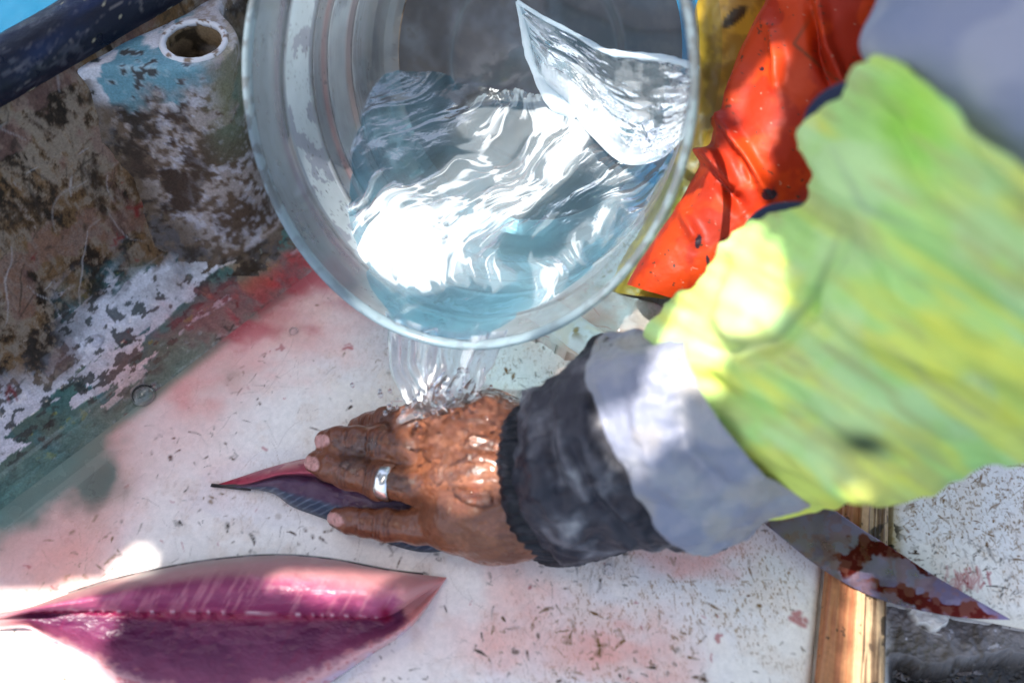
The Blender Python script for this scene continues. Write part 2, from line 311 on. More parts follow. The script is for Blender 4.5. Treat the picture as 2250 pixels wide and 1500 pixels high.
# gunwale rail
th = np.linspace(-.2, np.pi * 1.25, 60); us2 = np.linspace(-.35, .7, 500); T, U2 = np.meshgrid(th, us2)
Pr = np.stack([U2, T * .03, 0 * T], -1); b = (fbm(Pr, (20, 40, 1), 4) - .5) * .003
rv = .068 - (.021 + b) * np.cos(T); rz = .166 + (.019 + b) * np.sin(T)
Gr = A0 + U2[..., None] * WU + rv[..., None] * WV; Gr[..., 2] = rz
k1 = fbm(Pr, (60, 240, 1), 5, 2, .6); c = np.zeros(Gr.shape) + np.array((.003, .005, .014)); c = mixc(c, (.006, .016, .055), sm(.5, .9, fbm(Pr, (14, 30, 1), 3, 8)))
c = mixc(c, (.10, .10, .115), sm(.58, .74, fbm(Pr, (160, 300, 1), 5, 2, .65)) * .5 * sm(.3, .7, fbm(Pr, (30, 50, 1), 3, 41))); c = mixc(c, (.30, .27, .18), sm(.95, .97, fbm(Pr, (110, 160, 1), 4, 19)))
MG = Marks(-.35, -.02, .7, .14, .0007); scatter_marks(MG, 300, (-.3, 0, .5, .12), .003, .03, .0003, .0008); c = mixc(c, (.25, .22, .2), MG.at(U2, T * .03) * .5)
rail = mesh('gunwale_rail', Gr, gridq(*T.shape), material('navy_paint', None, .38, bump=[(300, .5, .001), (50, .3, .003)], rough_noise=(60, .25, .55), spec=.3), c, hull)
# outer hull skin below the rail
Gh = np.stack([A0 + u_ * WU + v_ * WV + np.array((0, 0, z_)) for u_ in (-.4, .75) for v_, z_ in ((.085, .16), (.12, -.5))]).reshape(2, 2, 3)
mesh('outer_skin', Gh, gridq(2, 2), material('hull_skin', (.05, .07, .12), .4), None, hull)
# rod holder moulded into the wall
RC = Pz(428, 97, .150); RB = Pz(505, 440, .004); axr = (RC - RB) / np.linalg.norm(RC - RB)
def seg(P, a, b, r0, r1):
    ba = b - a; t = np.clip(((P - a) @ ba) / (ba @ ba), 0, 1); return np.linalg.norm(P - a - t[..., None] * ba, axis=-1) - (r0 + (r1 - r0) * t)
def smin(a, b, k):
    h = np.maximum(k - np.abs(a - b), 0) / k; return np.minimum(a, b) - h * h * k * .25
ur, vr = uv(RC)
back = RC + WV * .045 - WU * .02
tilt = axr * .72 + np.array((0, 0, 1)) * .28; tilt /= np.linalg.norm(tilt)
def f_rod(P):
    d = seg(P, RB - axr * .01, RC + axr * .03, .036, .0265)
    e = seg(P, RB + WV * .03 - WU * .03, back + axr * .03 - WU * .005, .030, .033)
    d = smin(d, e, .045); d = np.maximum(d, (P - RC) @ tilt - .002 + .0)
    u_, v_ = uv(P); zz = np.interp(P[..., 2], prof[:, 1], prof[:, 0]); d = smin(d, (zz + .003 - v_) * .95, .035); d = np.maximum(d, (P - RC) @ tilt - .002); d = np.maximum(d, v_ - .075); d = np.maximum(d, -(P[..., 2] + .004))
    d = d + (fbm(P, 30, 2) - .5) * .003
    h = np.maximum(seg(P, RC - axr * .09, RC + axr * .05, .0185, .0185), -((P - RC) @ axr + .075)); d = np.maximum(d, -h)
    dr = Pz(500, 432, .012); d = np.maximum(d, -seg(P, dr - np.array((0, .0, 0)), dr + np.array((0, .03, -.005)), .0065, .0065))
    return d
V, Q = surface_nets(f_rod, np.minimum(RC, RB) - .07, np.maximum(np.maximum(RC, RB), back) + .06, .0017); V = relax(V, Q, 2)
N_ = vnormals(V, Q); hgt = (V - RC) @ tilt; n1 = fbm(V, 34, 5, 3); n2 = fbm(V, 110, 4, 6, .6); n3 = fbm(V, 260, 3, 8)
x, y, _ = proj(V)
c = np.zeros(V.shape) + np.array((.33, .28, .26)); c = mixc(c, (.46, .43, .46), sm(.5, .56, n2)); c = mixc(c, (.12, .08, .055), sm(.45, .6, n1 * .5 + n3 * .5)); c = mixc(c, (.055, .035, .025), sm(.5, .62, n1 * .6 + n2 * .4) * (1 - .7 * sm(380, 520, x)))
c = mixc(c, (.22, .21, .13), sm(.40, .55, n2 + .2) * blob(x, y, 500, 190, 42, 120) * .95); c = mixc(c, (.12, .17, .12), sm(.5, .6, n1) * blob(x, y, 505, 200, 40, 110))
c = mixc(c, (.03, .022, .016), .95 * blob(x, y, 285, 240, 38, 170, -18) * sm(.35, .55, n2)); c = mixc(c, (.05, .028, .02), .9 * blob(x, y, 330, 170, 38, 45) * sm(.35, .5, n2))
top = sm(-.030, -.012, hgt + (n1 - .5) * .04) * sm(0, -.002, hgt * 0 - 1)
top = sm(-.028, -.010, hgt + (n1 - .5) * .05) * sm(470, 400, x - (y - 60) * .5); cy = np.zeros(V.shape) + np.array((.13, .27, .32)); cy = mixc(cy, (.27, .38, .42), sm(.5, .65, n2)); cy = mixc(cy, (.56, .55, .58), sm(.53, .56, fbm(V, 28, 4, 15))); cy = mixc(cy, (.06, .06, .06), sm(.64, .68, n2))
c = c * (1 - top)[:, None] + cy * top[:, None]
ins = np.maximum(np.linalg.norm(np.cross(V - RC, axr), axis=1), 0) < .0192; ins &= hgt > -.2
ci = np.zeros(V.shape) + np.array((.26, .18, .10)); ci = mixc(ci, (.05, .035, .02), sm(.5, .8, n2)); ci = mixc(ci, (.45, .42, .40), sm(430, 480, x) * sm(.35, .55, n1) * sm(150, 90, y)); k = (ins & (hgt > -.075)).astype(float); c = c * (1 - k)[:, None] + ci * k[:, None]
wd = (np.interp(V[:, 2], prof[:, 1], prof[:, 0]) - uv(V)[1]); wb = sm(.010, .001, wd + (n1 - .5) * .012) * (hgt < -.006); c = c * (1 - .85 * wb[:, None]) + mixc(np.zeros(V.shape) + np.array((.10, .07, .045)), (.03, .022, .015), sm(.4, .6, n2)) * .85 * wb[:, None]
drk = np.linalg.norm(V - Pz(500, 432, .012), axis=1); c = mixc(c, (.01, .008, .007), sm(.012, .0075, drk))
rod = mesh('rod_holder', V, Q, m_wall, c, hull)
ph, ps = np.meshgrid(np.linspace(0, 2 * np.pi, 90, endpoint=False), np.linspace(0, 2 * np.pi, 20, endpoint=False), indexing='ij')
e1 = np.cross(tilt, [1, 0, 0]); e1 /= np.linalg.norm(e1); e2 = np.cross(tilt, e1)
rr = .0205 + (.0024 + (fbm(np.stack([np.cos(ph), np.sin(ph), 0 * ph], -1), 6, 2) - .5) * .0006) * np.cos(ps)
Gp = RC + tilt * .002 + rr[..., None] * (np.cos(ph)[..., None] * e1 + np.sin(ph)[..., None] * e2) + (.0024 * np.sin(ps))[..., None] * tilt
Qp = np.concatenate([gridq(90, 20, True), np.stack([np.array([89 * 20 + j, 89 * 20 + (j + 1) % 20, (j + 1) % 20, j]) for j in range(20)])]); Qp = Qp[:, ::-1]
nr = fbm(Gp, 240, 3); cr = np.zeros(Gp.shape) + np.array((.62, .62, .64)); cr = mixc(cr, (.20, .14, .10), sm(.60, .68, nr))
mesh('pipe_ring', Gp, Qp, material('pvc', None, .45, bump=[(300, .4, .001)]), cr, rod)

# ------------------------------------------------------------------ cutting boards, plank, slab
xs = np.arange(-.42, .24, .00075); ys = np.arange(-.29, .16, .00085)
dark = (.085, .042, .014)
def board_colors(P, seed, M, MR):
    px, py, _ = proj(P); n1 = fbm(P, 18, 4, seed); n2 = fbm(P, 70, 4, seed + 3, .6); n3 = fbm(P, 420, 3, seed + 5)
    c = np.zeros(P.shape) + np.array((.84, .80, .75)); c = mixc(c, (.79, .76, .74), sm(.45, .6, n1)); c = mixc(c, (.74, .65, .57), sm(.45, .8, n2) * .5); n4 = fbm(P, (900, 500, 1), 3, seed + 8); c = mixc(c, (.30, .19, .09), sm(.60, .84, n4) * .7 * sm(.35, .7, .5 * n1 + .5 * n2) * (.35 + .65 * sm(-.10, .08, P[..., 0])))
    pk, rd, gr = pools(px, py, P)
    c = mixc(c, (.80, .40, .34), np.clip(1.0 * pk * (.85 + 1.2 * (n1 - .4)), 0, 1)); c = mixc(c, (.42, .07, .09), rd * (.7 + .5 * (n2 - .3)))
    c = mixc(c, (.20, .29, .25), gr * (.75 + .5 * (n2 - .4))); c = mixc(c, (.55, .42, .30), .5 * blob(gr, gr * 0, .45, 0, .25, 1) * gr)
    m = M.at(P[..., 0], P[..., 1]) * (.6 + .7 * sm(.3, .7, n3)); mc = np.zeros(P.shape) + np.array(dark); mc = mixc(mc, (.05, .04, .03), sm(.5, .6, n2)); mc = mixc(mc, (.28, .15, .05), sm(.55, .65, n1) * .6)
    c = c * (1 - .92 * m[..., None]) + mc * (.92 * m[..., None]); mr = MR.at(P[..., 0], P[..., 1]); c = mixc(c, (.36, .02, .035), mr * .9)
    return c * (.94 + .12 * n3)[..., None]
bx = (-.40, -.28, .24, .16); MB = Marks(*bx, .00055); MR = Marks(*bx, .00055)
_dg = fbm(np.stack(np.meshgrid(np.linspace(-.45, .45, 200), np.linspace(-.32, .32, 150), indexing='ij') + [np.zeros((200, 150))], -1), 22, 3, 6)
dn = lambda x, y: (.12 + 1.5 * max(0, _dg[int((x + .45) / .9 * 199), int((y + .32) / .64 * 149)] - .3)) * (.35 + .65 * min(1, max(0, (x + .12) / .2)) * (1 if y < -.02 else .5))
scatter_marks(MB, 3800, bx, .002, .009, .0004, .0011, .3, dens=dn); scatter_marks(MB, 1100, bx, .002, .010, .0008, .0020, .3, dens=dn); scatter_marks(MB, 1300, bx, .004, .03, .0002, .00035, .5, dens=dn, val=(.15, .5)); scatter_marks(MB, 500, bx, .01, .05, .0002, .00035, .2, (1.2, .6), val=(.15, .4))
scatter_marks(MB, 1300, bx, .001, .004, .0004, .001, .8, val=(.3, .9), dens=dn); scatter_marks(MB, 420, bx, .015, .07, .0002, .0004, .12, dens=dn, val=(.25, .6)); grit(MB, 1500, bx, .0005, .0022, dn)
grit(MR, 150, bx, .0003, .0016); scatter_marks(MR, 40, bx, .002, .008, .0004, .001)
for cx, cy, r in ((278, 1068, 5), (1750, 1360, 16), (1575, 1400, 8), (1165, 1290, 4), (620, 765, 8)):
    q = Pz(cx, cy, 0); 
    for k in range(7): MR.stroke([q[:2] + RNG.normal(0, r * .00012, 2), q[:2] + RNG.normal(0, r * .0002, 2)], r * .00012, .8)
edgeR = lambda y: np.interp(y, [Pz(1788, 1500, 0)[1], Pz(1806, 1240, 0)[1], Pz(1830, 1000, 0)[1], .2], [Pz(1784, 1500, 0)[0], Pz(1808, 1240, 0)[0], Pz(1840, 1000, 0)[0], Pz(1840, 1000, 0)[0] + .02])
vv = np.linspace(0, 1, 620); yy = np.linspace(-.285, .15, 560); YY, TT = np.meshgrid(yy, vv, indexing='ij')
q0 = A0 + WV * -.079; xl = q0[0] + (YY - q0[1]) * WU[0] / WU[1]; xr = edgeR(YY); tt = np.concatenate([np.linspace(0, 1, 760)]); YY, TT = np.meshgrid(yy, tt, indexing='ij'); xl = q0[0] + (YY - q0[1]) * WU[0] / WU[1]; xr = edgeR(YY)
XX = np.maximum(xl + 0 * TT, -.42) * (1 - TT) + xr * TT; Zb = (fbm(np.stack([XX, YY, 0 * XX], -1), 12, 2) - .5) * .0016
ed = np.minimum(xr - XX, .006) / .006; Zb -= .004 * (1 - ed) ** 2
Pb = np.stack([XX, YY, Zb], -1); cb = board_colors(Pb, 2, MB, MR); pxb, pyb, _ = proj(Pb)
nb = fbm(Pb, 26, 4, 4); dl = XX - xl + (nb - .5) * .07 + (fbm(Pb, 9, 2, 14) - .5) * .05; cb = mixc(cb, (.46, .36, .28), sm(.075, .02, dl) * .55 * sm(.10, -.0, YY)); fade = np.maximum(sm(.042, .006, dl), sm(.016, .001, XX - xl)); cb = mixc(cb, np.array((.075, .195, .175)) * (.75 + .6 * nb[..., None]), fade * .95); cb = mixc(cb, (.25, .38, .35), fade * .3 * sm(.6, .8, fbm(np.stack([(XX - q0[0]) * WU[0] + (YY - q0[1]) * WU[1], XX - xl, 0 * XX], -1), (6, 150, 1), 3, 72))); _pk, _rd, _g = pools(pxb, pyb, Pb); cb = mixc(cb, cb * np.array((1., .62, .52)) + np.array((.10, .03, .02)), _pk * fade); cb = mixc(cb, (.40, .045, .06), _rd * .85); cb = mixc(cb, (.70, .26, .24), .6 * _pk * (1 - fade) * sm(.12, .02, XX - xl))
board = root('cutting_board', (0, -.05, -.012), 'large white cutting board scratched and blood-stained under the hand', 'cutting board')
m_board = material('wet_white_plastic', None, .25, bump=[(28, .12, .004), (140, .18, .0012), (900, .12, .0004)], rough_noise=(30, .10, .42), vary=[(900, .95, 1.03)], spec=.45)
mesh('board_top', Pb, gridq(*XX.shape, flip=True), m_board, cb, board)
# board body below the working face
ol = [(xl[0, 0] + .003 if xl[0, 0] > -.42 else -.42, yy[0]), (xr[0, 0], yy[0]), (xr[200, 0], yy[200]), (xr[-1, 0], yy[-1]), (max(xl[-1, 0], -.42) + .003, yy[-1]), (-.417 + .0, max(yy[0], q0[1] + (-.42 - q0[0]) * WU[1] / WU[0]) + .002)]
def prism(name, poly, z0, z1, mat, parent, col=None):
    n = len(poly); V = [(x, y, z) for z in (z0, z1) for x, y in poly]; Q = [(i, (i + 1) % n, n + (i + 1) % n, n + i) for i in range(n)]
    me = bpy.data.meshes.new(name); me.from_pydata(V, [], Q + [tuple(range(n, 2 * n)), tuple(range(n - 1, -1, -1))]); me.update(); o = bpy.data.objects.new(name, me); SC.collection.objects.link(o); me.materials.append(mat)
    if parent is not None: o.parent = parent; o.matrix_parent_inverse = Matrix.Translation(-parent.location)
    return o
prism('board_edge', ol, -.025, -.006, material('board_side', (.62, .60, .58), .5, vary=[(60, .7, 1.1)]), board)
deckp = plane('deck', -.9, -.9, .9, .32, -.30, material('deck', (.10, .09, .08), .6, bump=[(40, .5, .004)], vary=[(12, .5, 1.2)]))

def quadgrid(TL, TR, BR, BL, n, m):
    s, t = np.meshgrid(np.linspace(0, 1, n), np.linspace(0, 1, m), indexing='ij'); s = s[..., None]; t = t[..., None]
    return (np.array(TL) * (1 - t) + np.array(TR) * t) * (1 - s) + (np.array(BL) * (1 - t) + np.array(BR) * t) * s, s[..., 0], t[..., 0]
# second board at right
G, s, t = quadgrid(Pz(1962, 900, .002), Pz(2500, 900, .002), Pz(2420, 1410, .002), Pz(1948, 1318, .002), 420, 420)
bx2 = (G[..., 0].min(), G[..., 1].min(), G[..., 0].max(), G[..., 1].max()); M2 = Marks(*bx2, .0005); R2 = Marks(*bx2, .0005)
scatter_marks(M2, 900, bx2, .0015, .008, .0004, .0010, .3, (.5, .9)); scatter_marks(M2, 420, bx2, .004, .02, .0002, .0004, .5, val=(.2, .6)); scatter_marks(M2, 90, bx2, .004, .014, .0008, .0018, .4); scatter_marks(M2, 300, bx2, .001, .003, .0004, .0009); grit(M2, 70, bx2, .0006, .002)
q = Pz(2120, 1285, 0)[:2]
for k in range(70): a = random.gauss(1.2, .35); r = random.uniform(.004, .016); o_ = q + RNG.normal(0, .005, 2) * (1.2, .6); R2.stroke([o_, o_ + np.array((math.cos(a), math.sin(a))) * r * .5], .0009, random.uniform(.25, .75))
c = board_colors(G, 31, M2, R2); yel = sm(.08, .0, t + (fbm(G, 80, 4, 3) - .5) * .06); c = mixc(c, (.42, .32, .16), yel * .8); c = mixc(c, (.05, .04, .03), yel * sm(.56, .66, fbm(G, 160, 3, 5)))
c = mixc(c, (.62, .58, .50), sm(.93, 1, s))
G[..., 2] += (fbm(G, 14, 2) - .5) * .002 - .004 * sm(.97, 1, s) - .004 * sm(.02, 0, t)
b2 = root('cutting_board', G[0, 0], 'white scored board section on the right beneath the knife tip', 'cutting board')
mesh('board_top', G, gridq(420, 420, flip=True), m_board, c, b2)
o = prism('board_edge', [tuple(G[i, j, :2]) for i, j in ((-1, 0), (-1, -1), (0, -1), (0, 0))], -.025, -.006, bpy.data.materials['board_side'], b2)
# wooden batten between them
TLp, TRp, BRp, BLp = Pz(1846, 900, .004), Pz(1958, 900, .004), Pz(1945, 1560, .004), Pz(1783, 1560, .004)
G, s, t = quadgrid(TLp, TRp, BRp, BLp, 420, 130); 
G[..., 2] += .004 * sm(.0, .05, t) - .004 * sm(.95, 1, t) + .003 * sm(.44, .5, t) - .0045 * sm(.6, .66, t) * 1.0
L_ = s * .25; gr_ = fbm(np.stack([t * .045, L_, 0 * s], -1), (420, 12, 1), 4, 2, .6); gn = fbm(np.stack([t * .045, L_, 0 * s], -1), 60, 4, 9)
c = np.zeros(G.shape) + np.array((.46, .20, .085)); c = mixc(c, (.34, .12, .05), sm(.4, .7, gr_)); right = sm(.58, .64, t + (gn - .5) * .06); mid = sm(.44, .5, t) * (1 - right)
c = mixc(c, (.52, .32, .17), mid); wv = np.zeros(G.shape) + np.array((.48, .33, .19)); wv = mixc(wv, (.14, .08, .04), sm(.45, .62, gr_)); wv = mixc(wv, (.03, .02, .015), sm(.6, .68, gn) * .9); c = c * (1 - right[..., None]) + wv * right[..., None]
c = mixc(c, (.06, .03, .015), sm(.86, .9, fbm(G, 200, 3, 4)) * .8); c *= (.85 + .3 * gr_)[..., None]
G[..., 2] += (gr_ - .5) * .0012
wood = mesh('wooden_batten', G, gridq(420, 130, flip=True), material('old_wood', None, .55, bump=[((500, 20, 500), .4, .001)], vary=[(300, .85, 1.1)]), c); tag(wood, 'orange-brown wooden batten with weathered edge between the two white boards', 'batten')
md = wood.modifiers.new('solid', 'SOLIDIFY'); md.thickness = .02; md.offset = -1
# stone slab bottom right
G, s, t = quadgrid(Pz(1930, 1300, -.008), Pz(2500, 1370, -.008), Pz(2500, 1620, -.008), Pz(1925, 1620, -.008), 260, 300)
x, y, _ = proj(G); n1 = fbm(G, 40, 5, 2, .6); n2 = fbm(G, 150, 4, 5)
G[..., 2] += (n1 - .5) * .008 + (n2 - .5) * .0012
c = np.zeros(G.shape) + np.array((.11, .098, .095)); c = mixc(c, (.17, .155, .155), sm(.4, .8, n1)); c = mixc(c, (.06, .045, .03), sm(.5, .9, n2) * .7); c = mixc(c, (.36, .35, .37), sm(.86, .9, fbm(G, (140, 180, 1), 5, 8)))
hole = sm(1440, 1475, y + (n1 - .5) * 60 + .12 * np.abs(x - 2120) - 14) * sm(1945, 1990, x); c = mixc(c, (.012, .01, .009), hole); G[..., 2] -= hole * .02
white = sm(1965, 1935, x + (n1 - .5) * 45) ; c = mixc(c, (.52, .50, .47), white)
crust = np.clip(1.5 * blob(x, y, 2040, 1352, 48, 34, 20, 2) - 1.1 * (n2 - .2), 0, 1); c = mixc(c, (.60, .58, .54), sm(.2, .4, crust)); G[..., 2] += sm(.2, .5, crust) * .006
slab = mesh('stone_slab', G, gridq(260, 300, flip=True), material('stone', None, .42, bump=[(220, .5, .0015)], rough_noise=(60, .25, .6)), c); tag(slab, 'dirty grey slab with white crust in the bottom right corner', 'slab')
md = slab.modifiers.new('solid', 'SOLIDIFY'); md.thickness = .02; md.offset = -1
# pale stained bench behind the bucket
G, s, t = quadgrid(Pz(1130, 560, .012), Pz(1600, 690, .012), Pz(1560, 930, .012), Pz(1150, 720, .012), 200, 260)
n1 = fbm(G, 40, 4, 4); n2 = fbm(G, 130, 4, 2, .6); x, y, _ = proj(G); G[..., 2] += -.016 * sm(.13, 0, s) ** 2 + (n1 - .5) * .006
c = np.zeros(G.shape) + np.array((.56, .46, .40)); c = mixc(c, (.66, .60, .56), sm(.45, .6, n1)); c = mixc(c, (.62, .36, .28), sm(.35, .9, fbm(G, 45, 4, 14)) * .8); c = mixc(c, (.30, .30, .22), sm(.4, .6, n2) * .8 * sm(1380, 1470, x)); c = mixc(c, (.20, .13, .30), blob(x, y, 1480, 660, 30, 18)); c = mixc(c, (.28, .30, .22), sm(.12, .02, s) * .7)
MQ = Marks(G[..., 0].min(), G[..., 1].min(), G[..., 0].max(), G[..., 1].max(), .0006); bq = (G[..., 0].min(), G[..., 1].min(), G[..., 0].max(), G[..., 1].max()); scatter_marks(MQ, 120, bq, .002, .012, .0003, .001); grit(MQ, 50, bq, .0004, .0015); c = mixc(c, (.38, .03, .02), MQ.at(G[..., 0], G[..., 1]) * .7)
bench = mesh('bench_board', G, gridq(200, 260, flip=True), material('wet_bench', None, .2, bump=[(60, .5, .004), (200, .3, .001)], coat=.6), c); tag(bench, 'wet pink-stained bench board behind the white pipe', 'bench')
md = bench.modifiers.new('solid', 'SOLIDIFY'); md.thickness = .03; md.offset = -1
# white pipe
a, b = Pz(1130, 640, .010), Pz(1460, 870, .010); d = (b - a) / np.linalg.norm(b - a); n_ = np.cross(d, [0, 0, 1]); sp, tp = np.meshgrid(np.linspace(0, 1, 200), np.linspace(0, 2 * np.pi, 48, endpoint=False), indexing='ij')
G = a + (b - a) * sp[..., None] + .0125 * (np.cos(tp)[..., None] * n_ + np.sin(tp)[..., None] * np.array([0, 0, 1.])); n1 = fbm(G, 200, 3, 2); x, y, _ = proj(G)
c = np.zeros(G.shape) + np.array((.80, .79, .77)); c = mixc(c, (.30, .20, .05), sm(.55, .66, n1) * (blob(x, y, 1265, 727, 26, 14) + .4 * blob(x, y, 1310, 745, 20, 15))); c = mixc(c, (.74, .68, .58), sm(.5, .7, fbm(G, 60, 3)))
tag(mesh('white_pipe', G, gridq(200, 48, True), material('white_pipe', None, .3, bump=[(150, .2, .0006)]), c), 'white plastic pipe with brown specks running below the bucket rim', 'pipe')

# ------------------------------------------------------------------ bucket
BC = np.array([-.0299, .0233, .2112]); BN = np.array([-.2606, -.791, .5535]); BN /= np.linalg.norm(BN)
BE = -np.array([0, 0, 1.]) + BN[2] * BN; BE /= np.linalg.norm(BE); BH = np.cross(BN, BE); BR, BK, BD = .1294, 1.125, .178
IN_T = np.array([-.001, .0, .003, .028, .031, .036, .066, .069, .073, .084, .088, .094, .120, .124, .130, .160, .172, .178]); IN_R = np.array([.998, .990, .984, .955, .940, .947, .940, .928, .936, .930, .918, .926, .920, .906, .914, .900, .87, .80])
def bpt(t, r, ph): return BC - BN * np.asarray(t)[..., None] + (np.asarray(r) * BR)[..., None] * (BK * np.cos(ph)[..., None] * BE + np.sin(ph)[..., None] * BH)
def bcoord(P):
    d = P - BC; t = -(d @ BN); a = d @ BE / BK; b = d @ BH; return t, np.hypot(a, b) / BR, np.arctan2(b, a)
bucket = root('clear_bucket', BC - BN * BD, 'large scuffed translucent plastic bucket tilted to pour water over the hand', 'bucket')
def bucket_mat():
    m = bpy.data.materials.new('cloudy_plastic'); m.use_nodes = True; t = m.node_tree; N, L = t.nodes, t.links; b = N['Principled BSDF']; out = N['Material Output']
    a = N.new('ShaderNodeAttribute'); a.attribute_name = 'Col'; cl = N.new('ShaderNodeAttribute'); cl.attribute_name = 'clear'
    tc = N.new('ShaderNodeTexCoord'); n = N.new('ShaderNodeTexNoise'); n.inputs['Scale'].default_value = 420; n.inputs['Detail'].default_value = 4; L.new(tc.outputs['Object'], n.inputs['Vector'])
    u = N.new('ShaderNodeBump'); u.inputs['Strength'].default_value = .2; u.inputs['Distance'].default_value = .0004; L.new(n.outputs[0], u.inputs['Height']); L.new(u.outputs[0], b.inputs['Normal'])
    L.new(a.outputs['Color'], b.inputs['Base Color']); b.inputs['Roughness'].default_value = .14; b.inputs['Coat Weight'].default_value = .3; b.inputs['Coat Roughness'].default_value = .04
    tl = N.new('ShaderNodeBsdfTranslucent'); L.new(a.outputs['Color'], tl.inputs[0]); m1 = N.new('ShaderNodeMixShader'); m1.inputs[0].default_value = .5; L.new(b.outputs[0], m1.inputs[1]); L.new(tl.outputs[0], m1.inputs[2])
    tr = N.new('ShaderNodeBsdfTransparent'); tr.inputs[0].default_value = (.9, .95, .97, 1); m2 = N.new('ShaderNodeMixShader'); L.new(cl.outputs['Fac'], m2.inputs[0]); L.new(m1.outputs[0], m2.inputs[1]); L.new(tr.outputs[0], m2.inputs[2]); L.new(m2.outputs[0], out.inputs[0]); return m
m_bk = bucket_mat()
ph = np.linspace(-np.pi, np.pi, 620, endpoint=False)
def bcolor(P, T, PH):
    cyl = np.stack([np.cos(PH), np.sin(PH), T * 9], -1); n1 = fbm(cyl, 4, 4, 2); n2 = fbm(cyl, 16, 4, 5, .6); n3 = fbm(cyl, 60, 3, 9); ang = fbm(np.stack([PH, T * 500, 0 * T], -1), (6, 1, 1), 3, 3)
    c = np.zeros(P.shape) + np.array((.42, .46, .49)); c = mixc(c, (.31, .33, .36), sm(.4, .62, n1)); c = mixc(c, (.44, .50, .54), sm(.55, .7, ang) * .6)
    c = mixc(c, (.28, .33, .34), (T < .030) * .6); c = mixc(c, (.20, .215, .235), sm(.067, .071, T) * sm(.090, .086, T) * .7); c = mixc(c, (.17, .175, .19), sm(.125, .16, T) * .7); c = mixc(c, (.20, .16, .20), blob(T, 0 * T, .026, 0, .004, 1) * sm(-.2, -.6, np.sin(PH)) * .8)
    left = sm(-.05, -.35, np.sin(PH)) * sm(-1.0, -.80, np.cos(PH))
    cr = np.abs(fbm(np.stack([PH * 9, T * 40, 0 * T], -1), (4.5, 1.2, 1), 4, 31, .55) - .5); blo = fbm(np.stack([PH * 4, T * 60, 0 * T], -1), (2.2, 1, 1), 4, 41, .6)
    band = (sm(.0345, .0365, T) * sm(.0675, .0650, T)) * left; wc = np.zeros(P.shape) + np.array((.64, .72, .75)); wc = mixc(wc, (.34, .36, .40), sm(.012, .003, cr) * .8); wc = mixc(wc, (.36, .38, .44), sm(.60, .63, blo) * .9); wc = mixc(wc, (.50, .52, .48), sm(-.3, -.9, np.cos(PH)) * .5)
    c = c * (1 - band[..., None]) + wc * band[..., None]
    c = mixc(c, (.45, .20, .18), blob(T, 0 * T, .085, 0, .003, 1) * left * .55); c = mixc(c, (.42, .20, .15), blob(T, 0 * T, .122, 0, .004, 1) * left * .5)
    for tt in (.030, .069, .089, .125): c = mixc(c, (.07, .07, .075), blob(T, 0 * T, tt, 0, .0012, 1) * .75)
    c = mixc(c, (.12, .11, .11), sm(.85, .92, n3) * .7 * sm(.4, .6, n1)); c = mixc(c, (.15, .10, .09), blob(PH, T, 2.55, .09, .12, .07) * .6)
    return c
def bclear(T, PH):
    n = fbm(np.stack([np.cos(PH), np.sin(PH), T * 9], -1), 9, 3, 77)
    return np.clip(.30 + .16 * sm(.032, .02, T) + .44 * sm(.2, .9, np.sin(PH)) * sm(.99, .4, np.cos(PH)) + .15 * (n - .5), .04, .75)
ts = np.unique(np.concatenate([np.linspace(0, BD, 230), IN_T[1:]])); T, PH = np.meshgrid(ts, ph, indexing='ij'); Rr = np.interp(T, IN_T, IN_R)
wob = 1 + .006 * np.sin(3 * PH + 1) + (fbm(np.stack([np.cos(PH), np.sin(PH), T * 4], -1), 2.2, 2) - .5) * .012
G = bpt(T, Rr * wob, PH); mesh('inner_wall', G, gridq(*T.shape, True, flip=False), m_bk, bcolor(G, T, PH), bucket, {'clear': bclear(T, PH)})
OT = np.array([.004, .02, .024, .08, .13, .168, .182, .184]); OR = np.array([1.004, 1.0, .995, 1.035, 1.03, .98, .93, .86]); to = np.linspace(.004, .184, 160); T, PH = np.meshgrid(to, ph, indexing='ij')
G = bpt(T, (np.interp(T, OT, OR)) * (1 + .006 * np.sin(3 * PH + 1)), PH); c = bcolor(G, T * 0 + .1, PH) * .9 + .05; mesh('outer_wall', G, gridq(*T.shape, True, flip=True), m_bk, c, bucket, {'clear': bclear(T + .05, PH) + .28})
rs = np.linspace(.80, .0005, 120); RR_, PH = np.meshgrid(rs, ph, indexing='ij'); G = bpt(BD - .004 * sm(.5, .46, RR_) + 0 * PH, RR_, PH); n1 = fbm(G, 30, 4, 3); n2 = fbm(G, 160, 4, 4)
c = np.zeros(G.shape) + np.array((.085, .078, .08)); c = mixc(c, (.15, .155, .17), sm(.35, .8, n1)); c = mixc(c, (.11, .10, .095), sm(.4, .9, n2) * .6); c = mixc(c, (.30, .33, .36), blob(RR_, 0 * RR_, .48, 0, .02, 1) * .5)
mesh('bottom', G, gridq(*RR_.shape, True), m_bk, c, bucket, {'clear': np.full(RR_.shape, .04)})
# rolled rim
pr = np.linspace(0, 2 * np.pi, 22, endpoint=False); PS, PH = np.meshgrid(pr, ph, indexing='ij'); rw = (1 + .006 * np.sin(3 * PH + 1))
G = bpt(-.0005 + .0042 * np.sin(PS), (.994 + .020 * np.cos(PS)) * rw, PH); n1 = fbm(G, 160, 4, 2); c = np.zeros(G.shape) + np.array((.34, .42, .46)); c = mixc(c, (.22, .24, .25), sm(.5, .65, n1)); c = mixc(c, (.45, .60, .66), sm(.5, .8, np.cos(PH))*.5)
q1 = gridq(22, 620, True); q2 = np.stack([np.array([21 * 620 + j, 21 * 620 + (j + 1) % 620, (j + 1) % 620, j]) for j in range(620)]); mesh('rim', G, np.concatenate([q1, q2]), m_bk, c, bucket, {'clear': np.full(PH.shape, .16)})

